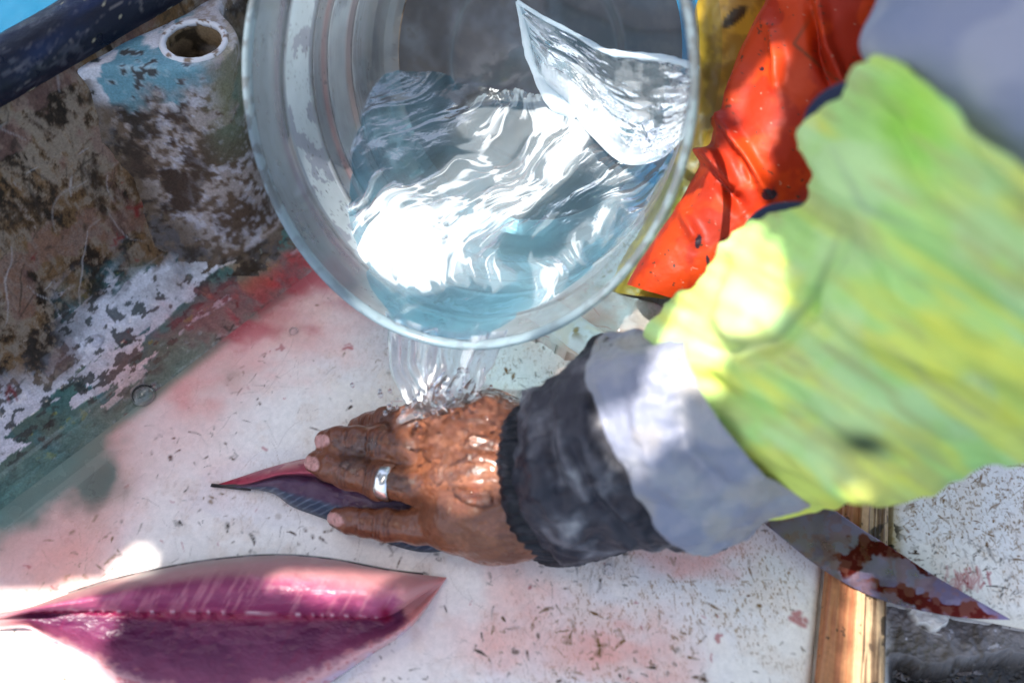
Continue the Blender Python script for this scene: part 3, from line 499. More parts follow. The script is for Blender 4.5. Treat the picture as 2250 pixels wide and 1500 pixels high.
# ------------------------------------------------------------------ water in the bucket
WZ = .0915
gx = np.arange(-.20, .16, .00065); gy = np.arange(-.07, .24, .00065); X, Y = np.meshgrid(gx, gy, indexing='ij'); P = np.stack([X, Y, 0 * X + WZ], -1)
x, y, _ = proj(P); q = np.stack([x, y, 0 * x], -1)
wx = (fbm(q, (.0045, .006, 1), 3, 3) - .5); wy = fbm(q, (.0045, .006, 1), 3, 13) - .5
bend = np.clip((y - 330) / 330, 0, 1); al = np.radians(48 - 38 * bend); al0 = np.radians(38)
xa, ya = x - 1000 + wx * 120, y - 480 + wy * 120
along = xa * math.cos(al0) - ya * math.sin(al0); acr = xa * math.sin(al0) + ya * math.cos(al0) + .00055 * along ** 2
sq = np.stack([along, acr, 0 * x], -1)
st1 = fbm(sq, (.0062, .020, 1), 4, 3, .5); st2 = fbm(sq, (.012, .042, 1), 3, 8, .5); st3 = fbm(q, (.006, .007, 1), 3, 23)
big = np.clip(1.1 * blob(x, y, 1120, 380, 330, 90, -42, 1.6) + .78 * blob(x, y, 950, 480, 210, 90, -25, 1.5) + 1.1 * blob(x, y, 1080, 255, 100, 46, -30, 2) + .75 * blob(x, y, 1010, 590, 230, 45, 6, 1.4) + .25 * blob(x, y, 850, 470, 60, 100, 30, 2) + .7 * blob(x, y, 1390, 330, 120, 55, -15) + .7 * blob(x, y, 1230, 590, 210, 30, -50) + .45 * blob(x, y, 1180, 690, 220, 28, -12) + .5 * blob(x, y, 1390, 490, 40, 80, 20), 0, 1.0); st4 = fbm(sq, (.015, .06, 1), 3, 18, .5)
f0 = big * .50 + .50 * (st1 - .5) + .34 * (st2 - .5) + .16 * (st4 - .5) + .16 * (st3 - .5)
foam_glare = sm(.25, .31, f0) * (.07 + .52 * sm(.36, .54, f0 + .5 * (st4 - .5))) * (1 - .8 * sm(.60, .72, st4) * sm(.75, .5, f0)) + .07 * big  # sun and sky glare on the churned water, painted as white streaks
Z = WZ + .006 * (st3 - .5) + (.0042 * (st1 - .5) + .0016 * (st2 - .5)) * (.25 + .75 * np.clip(big, 0, 1)) + foam_glare * .0010 + .010 * blob(x, y, 1080, 255, 100, 46, -30) + .007 * blob(x, y, 1230, 250, 60, 60)
P[..., 2] = Z; t, r, phb = bcoord(P); rin = np.interp(t, IN_T, IN_R); ins = (t > -.001) & (t < BD) & (r < rin + .012)
Q = gridq(*X.shape); V = P.reshape(-1, 3); ok = ins.ravel()[Q].all(1); Vw, Qw, fw = used(V, Q[ok], foam_glare.ravel())
# upsurging sheet against the right hand wall
E1 = [((1137, 4), .655), ((1152, 70), .668), ((1165, 130), .680), ((1190, 185), .692), ((1222, 226), .700), ((1262, 250), .706)]
def curve(C, t): 
    pts = np.array([Pd(*p, d) for p, d in C]); return catmull(pts, t)
top = curve([((1137, 4), .655), ((1195, 40), .650), ((1265, 76), .642), ((1330, 112), .632), ((1400, 122), .620), ((1470, 130), .603), ((1533, 150), .585)], np.linspace(0, 1, 220))
bot = curve([((1165, 130), .69), ((1200, 200), .700), ((1250, 238), .704), ((1300, 300), .694), ((1370, 360), .675), ((1450, 350), .640), ((1515, 290), .595)], np.linspace(0, 1, 220))
s = np.linspace(0, 1, 110)[:, None, None]; dome = np.sin(np.pi * s) * .012; G = top[None] * (1 - s) + bot[None] * s - FW * dome * np.sin(np.pi * np.linspace(.0, 1, 220))[None, :, None]
gs = np.stack([np.broadcast_to(np.linspace(0, 1, 220)[None], (110, 220)), np.broadcast_to(s[..., 0], (110, 220)), np.zeros((110, 220))], -1)
rip = fbm(gs, (26, 4, 1), 3, 4); rip2 = fbm(gs, (7, 9, 1), 3, 14); G = G - FW * ((rip - .5) * .0005 + (rip2 - .5) * .0045)[..., None]
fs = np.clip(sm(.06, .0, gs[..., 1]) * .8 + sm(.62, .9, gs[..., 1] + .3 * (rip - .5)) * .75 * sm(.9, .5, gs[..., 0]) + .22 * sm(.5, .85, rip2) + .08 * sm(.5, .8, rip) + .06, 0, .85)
def tube(path, r, n=14):
    path = np.asarray(path); t = np.gradient(path, axis=0); t /= np.linalg.norm(t, axis=1, keepdims=True); a = np.cross(t, FW); a /= np.linalg.norm(a, axis=1, keepdims=True); b = np.cross(t, a); th = np.linspace(0, 2 * np.pi, n, endpoint=False)
    r = np.broadcast_to(np.asarray(r, float), (len(path),)); return path[:, None] + r[:, None, None] * (np.cos(th)[None, :, None] * a[:, None] + np.sin(th)[None, :, None] * b[:, None])
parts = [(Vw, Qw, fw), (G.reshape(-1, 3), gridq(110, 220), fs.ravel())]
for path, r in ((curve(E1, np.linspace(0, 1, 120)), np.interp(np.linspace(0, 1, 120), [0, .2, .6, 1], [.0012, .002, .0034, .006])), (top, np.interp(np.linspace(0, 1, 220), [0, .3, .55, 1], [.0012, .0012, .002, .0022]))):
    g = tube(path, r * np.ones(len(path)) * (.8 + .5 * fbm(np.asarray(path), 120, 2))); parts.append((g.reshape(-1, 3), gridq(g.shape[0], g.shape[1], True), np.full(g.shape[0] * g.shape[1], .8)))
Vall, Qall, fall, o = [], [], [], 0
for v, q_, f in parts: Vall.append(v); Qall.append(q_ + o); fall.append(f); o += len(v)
wt = mesh('bucket_water', np.concatenate(Vall), np.concatenate(Qall), water_material('churned_water', (.52, .80, .90), .45, .01, [(260, .10, .002)], True), None, None, {'foam_glare': np.concatenate(fall)})
tag(wt, 'churning clear water with painted white glare and froth streaks inside the tilted bucket', 'water')

# ------------------------------------------------------------------ split fish fillet in the foreground
def curve2(pts, t):
    p = np.array(pts, float); d = np.concatenate([[0], np.cumsum(np.hypot(*np.diff(p, axis=0).T))]); d /= d[-1]; return np.stack([np.interp(t, d, p[:, k]) for k in (0, 1)], -1)
def smooth2(pts, t):
    tt = np.linspace(0, 1, 400); c = catmull(np.array(pts, float), tt); d = np.concatenate([[0], np.cumsum(np.hypot(*np.diff(c, axis=0).T))]); d /= d[-1]; return np.stack([np.interp(t, d, c[:, k]) for k in (0, 1)], -1)
def relief(up, mid, low, hz, n=620, m=300, base=.001):
    """a body lying on the board: contours in plan, hz(a,b) its height"""
    a = np.linspace(0, 1, n); u, md_, l = smooth2(up, a), smooth2(mid, a), smooth2(low, a); b = np.linspace(-1, 1, m); A, B = np.meshgrid(a, b, indexing='ij'); bb = np.abs(B)[..., None]
    pxy = np.where(B[..., None] < 0, md_[:, None] * (1 - bb) + u[:, None] * bb, md_[:, None] * (1 - bb) + l[:, None] * bb); Z = hz(A, B, pxy)
    G = np.stack([np.asarray(CAM[k] + ((pxy[..., 0] - 1125) / F * RT[k] + (750 - pxy[..., 1]) / F * UP[k] + FW[k]) * ((Z - CAM[2]) / ((750 - pxy[..., 1]) / F * UP[2] + FW[2]))) for k in range(3)], -1)
    return G, A, B, pxy
def close_under(G, base, pxy):
    tt_ = (base - CAM[2]) / ((750 - pxy[..., 1]) / F * UP[2] + FW[2]); b = CAM + np.stack([(pxy[..., 0] - 1125) / F * RT[k] + (750 - pxy[..., 1]) / F * UP[k] + FW[k] for k in range(3)], -1) * tt_[..., None]; n, m = G.shape[:2]; V = np.concatenate([G.reshape(-1, 3), b.reshape(-1, 3)]); q = gridq(n, m, flip=False); o = n * m; Q = [q, q[:, ::-1] + o]
    i = np.arange(n - 1); 
    for j, f in ((0, 0), (m - 1, 1)): k = np.stack([i * m + j, (i + 1) * m + j, (i + 1) * m + j + o, i * m + j + o], 1); Q.append(k if f else k[:, ::-1])
    i = np.arange(m - 1)
    for r_, f in ((0, 1), (n - 1, 0)): k = np.stack([r_ * m + i, r_ * m + i + 1, r_ * m + i + 1 + o, r_ * m + i + o], 1); Q.append(k if f else k[:, ::-1])
    return V, np.concatenate(Q)
UPc = [(-70, 1352), (-10, 1345), (60, 1334), (150, 1303), (250, 1273), (350, 1250), (470, 1230), (600, 1220), (720, 1228), (850, 1252), (930, 1262), (982, 1268)]
MDc = [(-70, 1362), (0, 1358), (80, 1343), (200, 1341), (330, 1343), (460, 1344), (580, 1348), (690, 1352), (780, 1355), (850, 1354), (920, 1312), (980, 1271)]
LWc = [(-70, 1380), (-20, 1384), (60, 1380), (110, 1412), (190, 1462), (300, 1545), (430, 1590), (560, 1585), (690, 1520), (800, 1448), (905, 1375), (978, 1274)]
def hz1(A, B, q):
    nn = fbm(np.stack([q[..., 0], q[..., 1], 0 * A], -1), (.03, .05, 1), 4, 3) - .5
    lon = sm(0, .12, A) * sm(1.0, .90, A)
    hu = np.clip(1 - ((-B - .48) / .53) ** 2, 0, 1) ** .6 * .036; hu = np.where(B < 0, hu + .004 * sm(.3, 0, -B), 0)
    cav = .013 + .007 * sm(.35, .85, B); ed = np.clip(1 - np.clip((B - .80) / .2, 0, 1) ** 2, 0, 1) ** .5; hl = np.where(B >= 0, cav * ed, 0)
    ridge = .0035 * np.exp(-(B / .035) ** 2) * (.6 + .5 * np.sin(A * 170 + 14 * fbm(np.stack([A * 9, 0 * A, 0 * A], -1), 1, 3)))
    return .0015 + (np.where(B < 0, np.maximum(hu, .010 * sm(.25, 0, -B)), hl)) * lon + ridge * lon * (A < .82) + nn * .0014 * lon + .003 * (1 - lon) * (1 - np.abs(B)) 
G, A_, B_, q = relief(UPc, MDc, LWc, hz1)
q3 = np.stack([q[..., 0], q[..., 1], 0 * A_], -1); n1 = fbm(q3, (.012, .02, 1), 4, 2); n2 = fbm(q3, (.05, .09, 1), 4, 7, .6); fib = fbm(np.stack([q[..., 0] + .55 * q[..., 1], q[..., 1] * .3, 0 * A_], -1), (.10, .06, 1), 4, 4)
c = np.zeros(G.shape) + np.array((.36, .070, .15)); c = mixc(c, (.23, .033, .095), sm(.4, .65, n1)); c = mixc(c, (.52, .20, .24), sm(.5, .8, fib) * .4)
upb = sm(-.52, -.80, B_ + .12 * (n1 - .5)); c = mixc(c, (.42, .22, .21), upb * .85); c = mixc(c, (.30, .20, .17), sm(-.84, -.98, B_) * .75)
c = mixc(c, (.58, .24, .24), sm(.55, .9, A_) * sm(-.25, -.6, B_) * .7)
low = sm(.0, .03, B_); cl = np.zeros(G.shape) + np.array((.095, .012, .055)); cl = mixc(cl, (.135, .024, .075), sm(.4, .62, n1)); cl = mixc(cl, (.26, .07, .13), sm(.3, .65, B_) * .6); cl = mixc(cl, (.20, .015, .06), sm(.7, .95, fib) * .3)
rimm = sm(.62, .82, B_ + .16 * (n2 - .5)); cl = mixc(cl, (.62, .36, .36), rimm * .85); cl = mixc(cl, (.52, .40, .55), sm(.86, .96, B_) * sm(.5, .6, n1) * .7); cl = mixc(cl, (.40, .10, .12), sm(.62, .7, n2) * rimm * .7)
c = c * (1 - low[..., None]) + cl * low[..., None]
bone = np.exp(-((B_ + .012) / .03) ** 2) * (A_ < .84); c = mixc(c, (.26, .008, .05), np.exp(-((B_ - .03) / .05) ** 2) * .8 * (A_ < .86)); c = mixc(c, (.70, .52, .55), bone * sm(.2, .9, np.sin(A_ * 170 + 14 * fbm(np.stack([A_ * 9, 0 * A_, 0 * A_], -1), 1, 3))) * .7 * n2)
c = mixc(c, (.22, .006, .04), np.exp(-((A_ - .855) / .012) ** 2) * sm(.35, .1, np.abs(B_)))
endf = sm(.875, .905, A_ + .03 * (n2 - .5)); c = mixc(c, (.62, .27, .25), endf * .85)
c = mixc(c, (.55, .30, .27), sm(.13, .05, A_) * .7)
fil = root('fish_fillet', Pz(480, 1360, .0), 'large split pink-purple fish fillet lying open in the foreground', 'fish')
m_fish = material('wet_fish_flesh', None, .20, bump=[((90, 90, 90), .10, .002), (420, .06, .0006)], sss=.35, sss_r=(1, .25, .25), sss_s=.006, coat=.12, coat_rough=.22, spec=.3, rough_noise=(70, .36, .5))
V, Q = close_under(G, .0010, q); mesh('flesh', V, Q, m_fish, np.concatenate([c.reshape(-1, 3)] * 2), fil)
# skin fringe along the back edge and belly edge
def fringe(name, C, off, width, z0, z1, col, parent):
    t = np.linspace(0, 1, 260); p = smooth2(C, t); tn = np.gradient(p, axis=0); nn = np.stack([-tn[:, 1], tn[:, 0]], 1); nn /= np.linalg.norm(nn, axis=1, keepdims=True); ww = np.linspace(-1.2, 1, 7); V = np.array([[Pz(*(p[i] + nn[i] * off * width * w_), z0 + (z1 - z0) * (1 - max(w_, 0))) for w_ in ww] for i in range(260)])
    n1 = fbm(V, 120, 3); cc = np.zeros(V.shape) + np.array(col); cc = mixc(cc, np.array(col) * .35, sm(.45, .6, n1)); o = mesh(name, V, gridq(260, 7), bpy.data.materials['silver_skin'], cc, parent); md = o.modifiers.new('solid', 'SOLIDIFY'); md.thickness = .0008; return o
material('silver_skin', None, .22, bump=[(400, .3, .0006)], coat=.6, metal=.3)
fringe('skin', UPc[3:-1], -1, 2, .0012, .004, (.26, .22, .21), fil)
fringe('belly_skin', LWc[3:-2], 1, 2, .0012, .004, (.50, .47, .52), fil)

# ------------------------------------------------------------------ fillet under the hand
UP2 = [(470, 1066), (520, 1050), (600, 1024), (680, 1006), (780, 1004), (880, 1010), (980, 1040), (1060, 1100)]
MD2 = [(470, 1068), (540, 1065), (620, 1046), (700, 1048), (790, 1064), (880, 1080), (980, 1100), (1060, 1120)]
LW2 = [(470, 1070), (545, 1074), (600, 1084), (645, 1114), (720, 1142), (830, 1186), (940, 1213), (1060, 1190)]
def hz2(A, B, q): return .0012 + .019 * sm(0, .3, A) * np.clip(1 - np.abs(B) ** 2.4, 0, 1) ** .6 * (1 - .25 * np.exp(-((B - .0) / .1) ** 2)) + .0015 * (fbm(np.stack([q[..., 0], q[..., 1], 0 * A], -1), (.05, .07, 1), 3) - .5) * sm(0, .1, A)
G, A_, B_, q = relief(UP2, MD2, LW2, hz2, 300, 160); n1 = fbm(G, 90, 4, 3); n2 = fbm(G, 260, 3, 6)
c = np.zeros(G.shape) + np.array((.36, .07, .10)); c = mixc(c, (.52, .24, .22), sm(.4, .65, n1) * sm(-.3, -.9, B_)); lowc = sm(-.15, .05, B_); c = c * (1 - lowc[..., None]) + (np.array((.050, .012, .045)) + .05 * n1[..., None]) * lowc[..., None]
sk = sm(.50, .68, B_ + .1 * (n1 - .5)); c = mixc(c, (.035, .05, .085), sk); c = mixc(c, (.16, .20, .26), .6 * sk * sm(.5, .8, np.sin((q[..., 0] * .5 + q[..., 1]) * .42 + 3 * n1) * .5 + .3)); c = mixc(c, (.02, .035, .06), sm(.92, 1, B_)); c = mixc(c, (.40, .02, .05), sm(.2, .05, A_) * sm(0, -.5, B_) * .7); c = mixc(c, (.24, .012, .05), sm(.6, .7, n2) * sm(0, -.8, B_) * .6)
fi2 = root('fish_fillet', Pz(720, 1080, 0), 'dark narrow fish tail fillet pinned under the fingers', 'fish')
V, Q = close_under(G, .0010, q); mesh('flesh', V, Q, m_fish, np.concatenate([c.reshape(-1, 3)] * 2), fi2)
G, s, t = quadgrid(Pz(545, 1060, .004), Pz(470, 1066, .002), Pz(462, 1069, .0012), Pz(550, 1078, .003), 20, 40); G[..., 2] += .002 * np.sin(s * np.pi)
o = mesh('tail_fin', G, gridq(20, 40), material('fin', (.03, .025, .025), .35, bump=[(300, .6, .001)]), None, fi2); md = o.modifiers.new('solid', 'SOLIDIFY'); md.thickness = .0015

# ------------------------------------------------------------------ knife
kn = root('knife', Pz(1900, 1230, .008), 'steel filleting knife smeared with blood lying across the batten', 'knife')
spine = [(1560, 930), (1700, 1030), (1830, 1118), (1900, 1166), (1970, 1210), (2060, 1268), (2140, 1314), (2219, 1359)]; edgec = [(1480, 1000), (1600, 1090), (1690, 1158), (1790, 1238), (1890, 1298), (1990, 1333), (2110, 1356), (2220, 1361)]
a = np.linspace(0, 1, 320); u, l = smooth2(spine, a), smooth2(edgec, a); b = np.linspace(0, 1, 110); B_, A_ = np.meshgrid(b, a); pq = u[:, None] * (1 - b[None, :, None]) + l[:, None] * b[None, :, None]
zt = lambda B: .0136 + .0012 * np.clip(1 - B, 0, .85)
G = np.array([[Pz(pq[i, j, 0], pq[i, j, 1], zt(b[j])) for j in range(110)] for i in range(320)]); q3 = np.stack([pq[..., 0], pq[..., 1], 0 * A_], -1); n1 = fbm(q3, (.015, .02, 1), 5, 4, .6); n2 = fbm(q3, (.05, .05, 1), 3, 7); x, y = pq[..., 0] + (n1 - .5) * 60, pq[..., 1] + (n2 - .5) * 30
bl = np.clip(1.1 * blob(x, y, 1868, 1222, 34, 34, 40, 2) + 1.0 * blob(x, y, 1920, 1205, 50, 16, 25, 2) + .9 * blob(x, y, 1860, 1245, 22, 30, 20, 2) + 1.0 * blob(x, y, 2030, 1322, 130, 15, 22, 2) + .9 * blob(x, y, 2130, 1342, 75, 14, 14, 2) + .8 * blob(x, y, 1995, 1235, 70, 9, 32, 2), 0, 1); bl = sm(.22, .75, bl + .3 * (n2 - .5))
c = np.zeros(G.shape) + np.array((.26, .215, .33)); c = mixc(c, (.18, .14, .24), sm(.4, .65, n1)); c = mixc(c, (.10, .010, .008), bl); c = mixc(c, (.30, .13, .10), sm(.5, .62, n2) * .35)
V, Q = close_under(G, .0124, pq)
mk = material('steel', None, .34, metal=.85, bump=[((900, 120, 300), .12, .0006)], rough_noise=(90, .26, .46)); mesh('blade', V, Q, mk, np.concatenate([c.reshape(-1, 3)] * 2), kn)
ha = Pz(1560, 990, .016); hb = Pz(1330, 830, .018); dd = hb - ha; sp, tp = np.meshgrid(np.linspace(0, 1, 60), np.linspace(0, 2 * np.pi, 32, endpoint=False), indexing='ij'); nn = np.cross(dd / np.linalg.norm(dd), [0, 0, 1]); rr = .011 + .003 * np.sin(sp * np.pi)
G = ha + dd * sp[..., None] * .7 + (rr * np.cos(tp))[..., None] * nn + (.8 * rr * np.sin(tp))[..., None] * np.array([0, 0, 1.]); mesh('handle', G, gridq(60, 32, True), material('knife_handle', (.55, .53, .48), .5), None, kn)

# ------------------------------------------------------------------ the person: body (hand and forearm), clothes
per = root('person', Pz(1500, 600, 0), 'person in orange overalls and yellow-green hi-vis sleeve pressing one wet hand on the fish', 'person')
def J(x, y, z, rp): return Pz(x, y, z), rp * dep(x, y, z) / F
FING = {
 'index': [J(786, 938, .009, 22), J(815, 932, .016, 26), J(850, 926, .026, 31), J(905, 924, .037, 34), J(985, 932, .043, 40)],
 'middle': [J(714, 967, .0215, 23), J(745, 967, .0255, 29), J(782, 969, .0285, 32), J(838, 974, .033, 35), J(910, 986, .038, 34), J(985, 990, .044, 42)],
 'ring': [J(692, 1016, .0215, 24), J(722, 1025, .0245, 30), J(767, 1040, .027, 34), J(835, 1057, .031, 37), J(905, 1066, .036, 36), J(985, 1058, .042, 43)],
 'pinky': [J(740, 1137, .012, 22), J(768, 1143, .0145, 28), J(803, 1148, .0165, 30), J(850, 1153, .019, 33), J(920, 1158, .022, 36), J(995, 1146, .031, 50)]}
BACK = [[J(985, 932, .043, 40), J(1060, 945, .049, 60), J(1160, 985, .046, 72)], [J(985, 990, .044, 42), J(1060, 1000, .049, 58), J(1170, 1035, .048, 70)], [J(985, 1058, .042, 43), J(1060, 1065, .045, 58), J(1170, 1075, .046, 70)], [J(995, 1146, .031, 50), J(1070, 1140, .035, 64), J(1175, 1120, .040, 78)],
        [J(1010, 1165, .021, 46), J(1100, 1172, .025, 52), J(1180, 1150, .034, 66)], [J(1000, 920, .036, 36), J(1085, 922, .042, 48), J(1170, 985, .044, 70)],
        [J(1170, 1060, .046, 88), J(1300, 1015, .060, 110), J(1480, 960, .10, 118)]]
THUMB = [J(930, 905, .010, 26), J(985, 898, .016, 32), J(1050, 905, .024, 38), J(1120, 950, .035, 52)]
def f_hand(P, thick=0):
    d = None
    for ch in BACK:
        for (a, ra), (b, rb) in zip(ch[:-1], ch[1:]):
            e = seg(P, a, b, ra, rb); d = e if d is None else smin(d, e, .016)
    fd = []
    for nm in ('index', 'middle', 'ring', 'pinky'):
        f = None
        for (a, ra), (b, rb) in zip(FING[nm][:-1], FING[nm][1:]):
            e = seg(P, a, b, ra, rb); f = e if f is None else smin(f, e, .004)
        fd.append(f); d = smin(d, f, .008)
    f = None
    for (a, ra), (b, rb) in zip(THUMB[:-1], THUMB[1:]):
        e = seg(P, a, b, ra, rb); f = e if f is None else smin(f, e, .006)
    d = smin(d, f, .012)
    for nm in ('index', 'middle', 'ring', 'pinky'):          # knuckles
        kc, kr = FING[nm][-1]; kp = kc + np.array((-.002, 0, kr * .55)); d = smin(d, np.linalg.norm(P - kp, axis=-1) - kr * .52, .012)
    return d
lo = np.array([-.16, -.20, -.002]); hi = np.array([.16, .02, .125]); V, Q = surface_nets(f_hand, lo, hi, .00115); V = relax(V, Q, 2, .5); N_ = vnormals(V, Q)
if (N_[:, 2] * (V[:, 2] - .03)).sum() < 0: Q = Q[:, ::-1]; N_ = -N_
x, y, _ = proj(V); dors = sm(-.1, .5, N_ @ (-FW)); n1 = fbm(V, 60, 4, 3); n2 = fbm(V, 220, 4, 5, .6); n3 = fbm(V, 700, 3, 9)
disp = np.zeros(len(V)); dk = np.zeros(len(V)); nail = np.zeros(len(V)); pal = np.zeros(len(V)); tipd = np.zeros(len(V)); joint = np.zeros(len(V))
for nm, ch in FING.items():
    pts = np.array([p for p, r in ch]); rad = np.array([r for p, r in ch]); L = np.concatenate([[0], np.cumsum(np.linalg.norm(np.diff(pts, axis=0), axis=1))])
    best = np.full(len(V), 9.); par = np.zeros(len(V)); rloc = np.ones(len(V)); lat = np.zeros(len(V))
    for i in range(len(pts) - 1):
        ba = pts[i + 1] - pts[i]; t = ((V - pts[i]) @ ba) / (ba @ ba); t = np.clip(t, -1.2 if i == 0 else 0, 1); tc_ = np.clip(t, 0, 1); dist = np.linalg.norm(V - pts[i] - tc_[:, None] * ba, axis=1); k = dist < best
        best = np.where(k, dist, best); par = np.where(k, L[i] + t * np.linalg.norm(ba), par); rr = rad[i] + (rad[i + 1] - rad[i]) * tc_; rloc = np.where(k, rr, rloc); sd = np.cross(ba / np.linalg.norm(ba), -FW); sd /= np.linalg.norm(sd); lat = np.where(k, (V - pts[i] - tc_[:, None] * ba) @ sd / rr, lat)
    on = sm(1.35, 1.1, best / rloc) * sm(L[-2] + .006, L[-2] - .004, par)
    ip = L[-3]; dip = L[2] if len(pts) == 6 else L[1]
    for base_, spread, dep_ in ((ip, (-.0062, -.0034, -.001, .0016, .0042), .00075), (dip, (-.0022, 0, .0022), .0005)):
        joint += on * np.exp(-((par - base_) / .006) ** 2)
        for o_ in spread:
            g = np.exp(-((par - base_ - o_ - .0016 * (lat ** 2) * np.sign(o_ + 1e-4) - (n2 - .5) * .0016) / .00058) ** 2) * on * dors * sm(1.05, .6, np.abs(lat)); disp -= dep_ * g; dk = np.maximum(dk, g)
    disp += .0011 * np.exp(-((par - ip) / .006) ** 2) * on * dors
    # nail: flat oval plate set into the tip
    e = np.sqrt((lat / .66) ** 2 + ((par - .0012) / .0086) ** 2) if nm != 'index' else np.full(len(V), 9.); nl = sm(1.04, .93, e) * dors * on; nail = np.maximum(nail, nl); disp -= .0007 * np.exp(-((e - 1.05) / .09) ** 2) * dors * on
    tipd = np.maximum(tipd, on * sm(.032, .006, par))
# tendons, veins and skin grain on the back
gr_ = fbm(np.stack([x * .25, y, 0 * x], -1), (.05, .09, 1), 4, 6); back = sm(960, 1040, x)
disp += (n1 - .5) * .0020 * back + (n2 - .5) * .0008 + (gr_ - .5) * .0011 * back + (n3 - .5) * .0002
for (xa, ya), (xb, yb) in (((985, 985), (1110, 1020)), ((985, 1060), (1110, 1060)), ((990, 935), (1110, 985)), ((1000, 1140), (1110, 1110))):
    dd, pp = polydist(x, y, [(xa, ya), (xb, yb)]); disp += .0014 * np.exp(-(dd / 13) ** 2) * dors
V = V + N_ * disp[:, None]
c = np.zeros(V.shape) + np.array((.175, .060, .027)); c = mixc(c, (.235, .088, .042), sm(.45, .65, n1)); c = mixc(c, (.17, .058, .026), sm(.5, .66, n2) * .55); c = mixc(c, (.145, .048, .024), np.clip(joint, 0, 1) * .6); c = mixc(c, (.07, .022, .014), dk * .85); c = mixc(c, (.17, .06, .035), tipd * .55)
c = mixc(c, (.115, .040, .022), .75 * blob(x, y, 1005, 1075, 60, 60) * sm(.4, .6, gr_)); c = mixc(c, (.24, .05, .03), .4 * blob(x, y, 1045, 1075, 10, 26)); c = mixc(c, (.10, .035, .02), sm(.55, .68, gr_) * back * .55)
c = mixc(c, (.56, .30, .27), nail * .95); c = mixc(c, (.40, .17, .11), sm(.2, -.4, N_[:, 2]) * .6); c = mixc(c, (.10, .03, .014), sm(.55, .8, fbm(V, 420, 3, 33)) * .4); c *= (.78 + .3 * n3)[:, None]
m_skin = material('wet_skin', None, .34, bump=[(900, .25, .0005), (300, .3, .0008)], sss=.12, sss_r=(1, .35, .2), sss_s=.004, coat=.35, coat_rough=.08, rough_noise=(90, .25, .5), spec=.35)
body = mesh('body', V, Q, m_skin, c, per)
# ring
rc = Pz(851, 1060, .0325); rx = FING['ring'][4][0] - FING['ring'][3][0]; rx /= np.linalg.norm(rx); ry = np.cross(rx, [0, 0, 1]); ry /= np.linalg.norm(ry); rz = np.cross(rx, ry); r0 = 37.5 * dep(851, 1060, .032) / F
th = np.linspace(0, 2 * np.pi, 120, endpoint=False); pr = np.array([(-.0046, .0002), (-.0040, .0010), (-.002, .0014), (.002, .0014), (.0040, .0010), (.0046, .0002)]); G = np.array([[rc + rx * a_ + (r0 + b_) * (np.cos(t_) * ry + np.sin(t_) * rz) for t_ in th] for a_, b_ in pr])
mesh('finger_ring', G, gridq(6, 120, True), material('silver', (.80, .79, .76), .22, metal=1, bump=[(400, .25, .0005)]), None, per)

def wr(P, s, amp, off=0): return (fbm(P, s, 4, off) - .5) * amp
# elastic cuff
dz = lambda x, y, z: dep(x, y, z)
def d_cuff(P, s, th): return .0007 * np.cos(th * 46 + 7 * fbm(P, 60, 2)) + .0016 * (fbm(P, 90, 2, 5) - .5)
G, fl = loft([((1160, 903), (1190, 1238), dz(1180, 1070, .042), (1094, 1045), dz(1094, 1045, .077)), ((1180, 888), (1222, 1242), dz(1200, 1065, .044), (1108, 1045), dz(1108, 1045, .083)), ((1225, 868), (1272, 1240), dz(1250, 1050, .048), (1160, 1045), dz(1160, 1045, .088))], 60, 400, d_cuff)
c = np.zeros(G.shape) + np.array((.006, .007, .011)); c = mixc(c, (.02, .02, .026), sm(.5, .7, fbm(G, 200, 3))); mesh('elastic_cuff', G, gridq(60, 400, True, fl), material('black_elastic', None, .5, bump=[(300, .4, .001)], spec=.3), c, per)
# dark marbled sleeve
def ridge(px, py, pts, wid, sharp=1.):
    d, t = polydist(px, py, pts); return np.exp(-(d / wid) ** 2) * np.sin(np.pi * np.clip(t, .04, .96)) ** .5
def d_sl(P, s, th):
    x, y, _ = proj(P); fr = sm(.9, -.2, np.cos(th - np.pi / 2) * 0 + (1 - np.sin(th))) 
    r = wr(P, (26, 60, 26), .012, 3) + wr(P, 120, .0025, 5); r += .008 * ridge(x, y, [(1230, 900), (1245, 1000), (1300, 1090), (1390, 1180)], 20) + .006 * ridge(x, y, [(1180, 880), (1165, 960), (1190, 1080), (1260, 1180)], 24) - .009 * ridge(x, y, [(1255, 980), (1310, 1100), (1400, 1190)], 14) - .006 * ridge(x, y, [(1210, 870), (1215, 1000), (1240, 1100)], 16) + .006 * ridge(x, y, [(1290, 850), (1280, 950), (1320, 1060)], 18); return r
G, fl = loft([((1200, 866), (1243, 1226), dz(1225, 1050, .046), (1131, 1045), dz(1131, 1045, .093)), ((1250, 820), (1300, 1236), dz(1270, 1040, .050), (1172, 1040), dz(1172, 1040, .106)), ((1318, 742), (1390, 1212), dz(1340, 1010, .062), (1250, 1010), dz(1250, 1010, .118)), ((1345, 736), (1560, 1196), dz(1430, 970, .080), (1360, 990), dz(1360, 990, .125)), ((1460, 745), (1680, 1140), dz(1540, 940, .1), (1480, 960), dz(1480, 960, .14))], 220, 320, d_sl)
n1 = fbm(G, 38, 4, 3); n2 = fbm(G, 90, 4, 6); c = np.zeros(G.shape) + np.array((.038, .036, .045)); c = mixc(c, (.014, .014, .022), sm(.45, .6, n2)); c = mixc(c, (.15, .145, .16), sm(.5, .85, n1 * .6 + n2 * .4)); c = mixc(c, (.36, .35, .34), sm(.72, .95, .6 * n1 + .4 * n2) * .8)
mesh('dark_sleeve', G, gridq(220, 320, True, fl), material('waxed_cloth', None, .5, bump=[(250, .3, .001), (60, .25, .003)], rough_noise=(40, .4, .65), spec=.3), c, per)
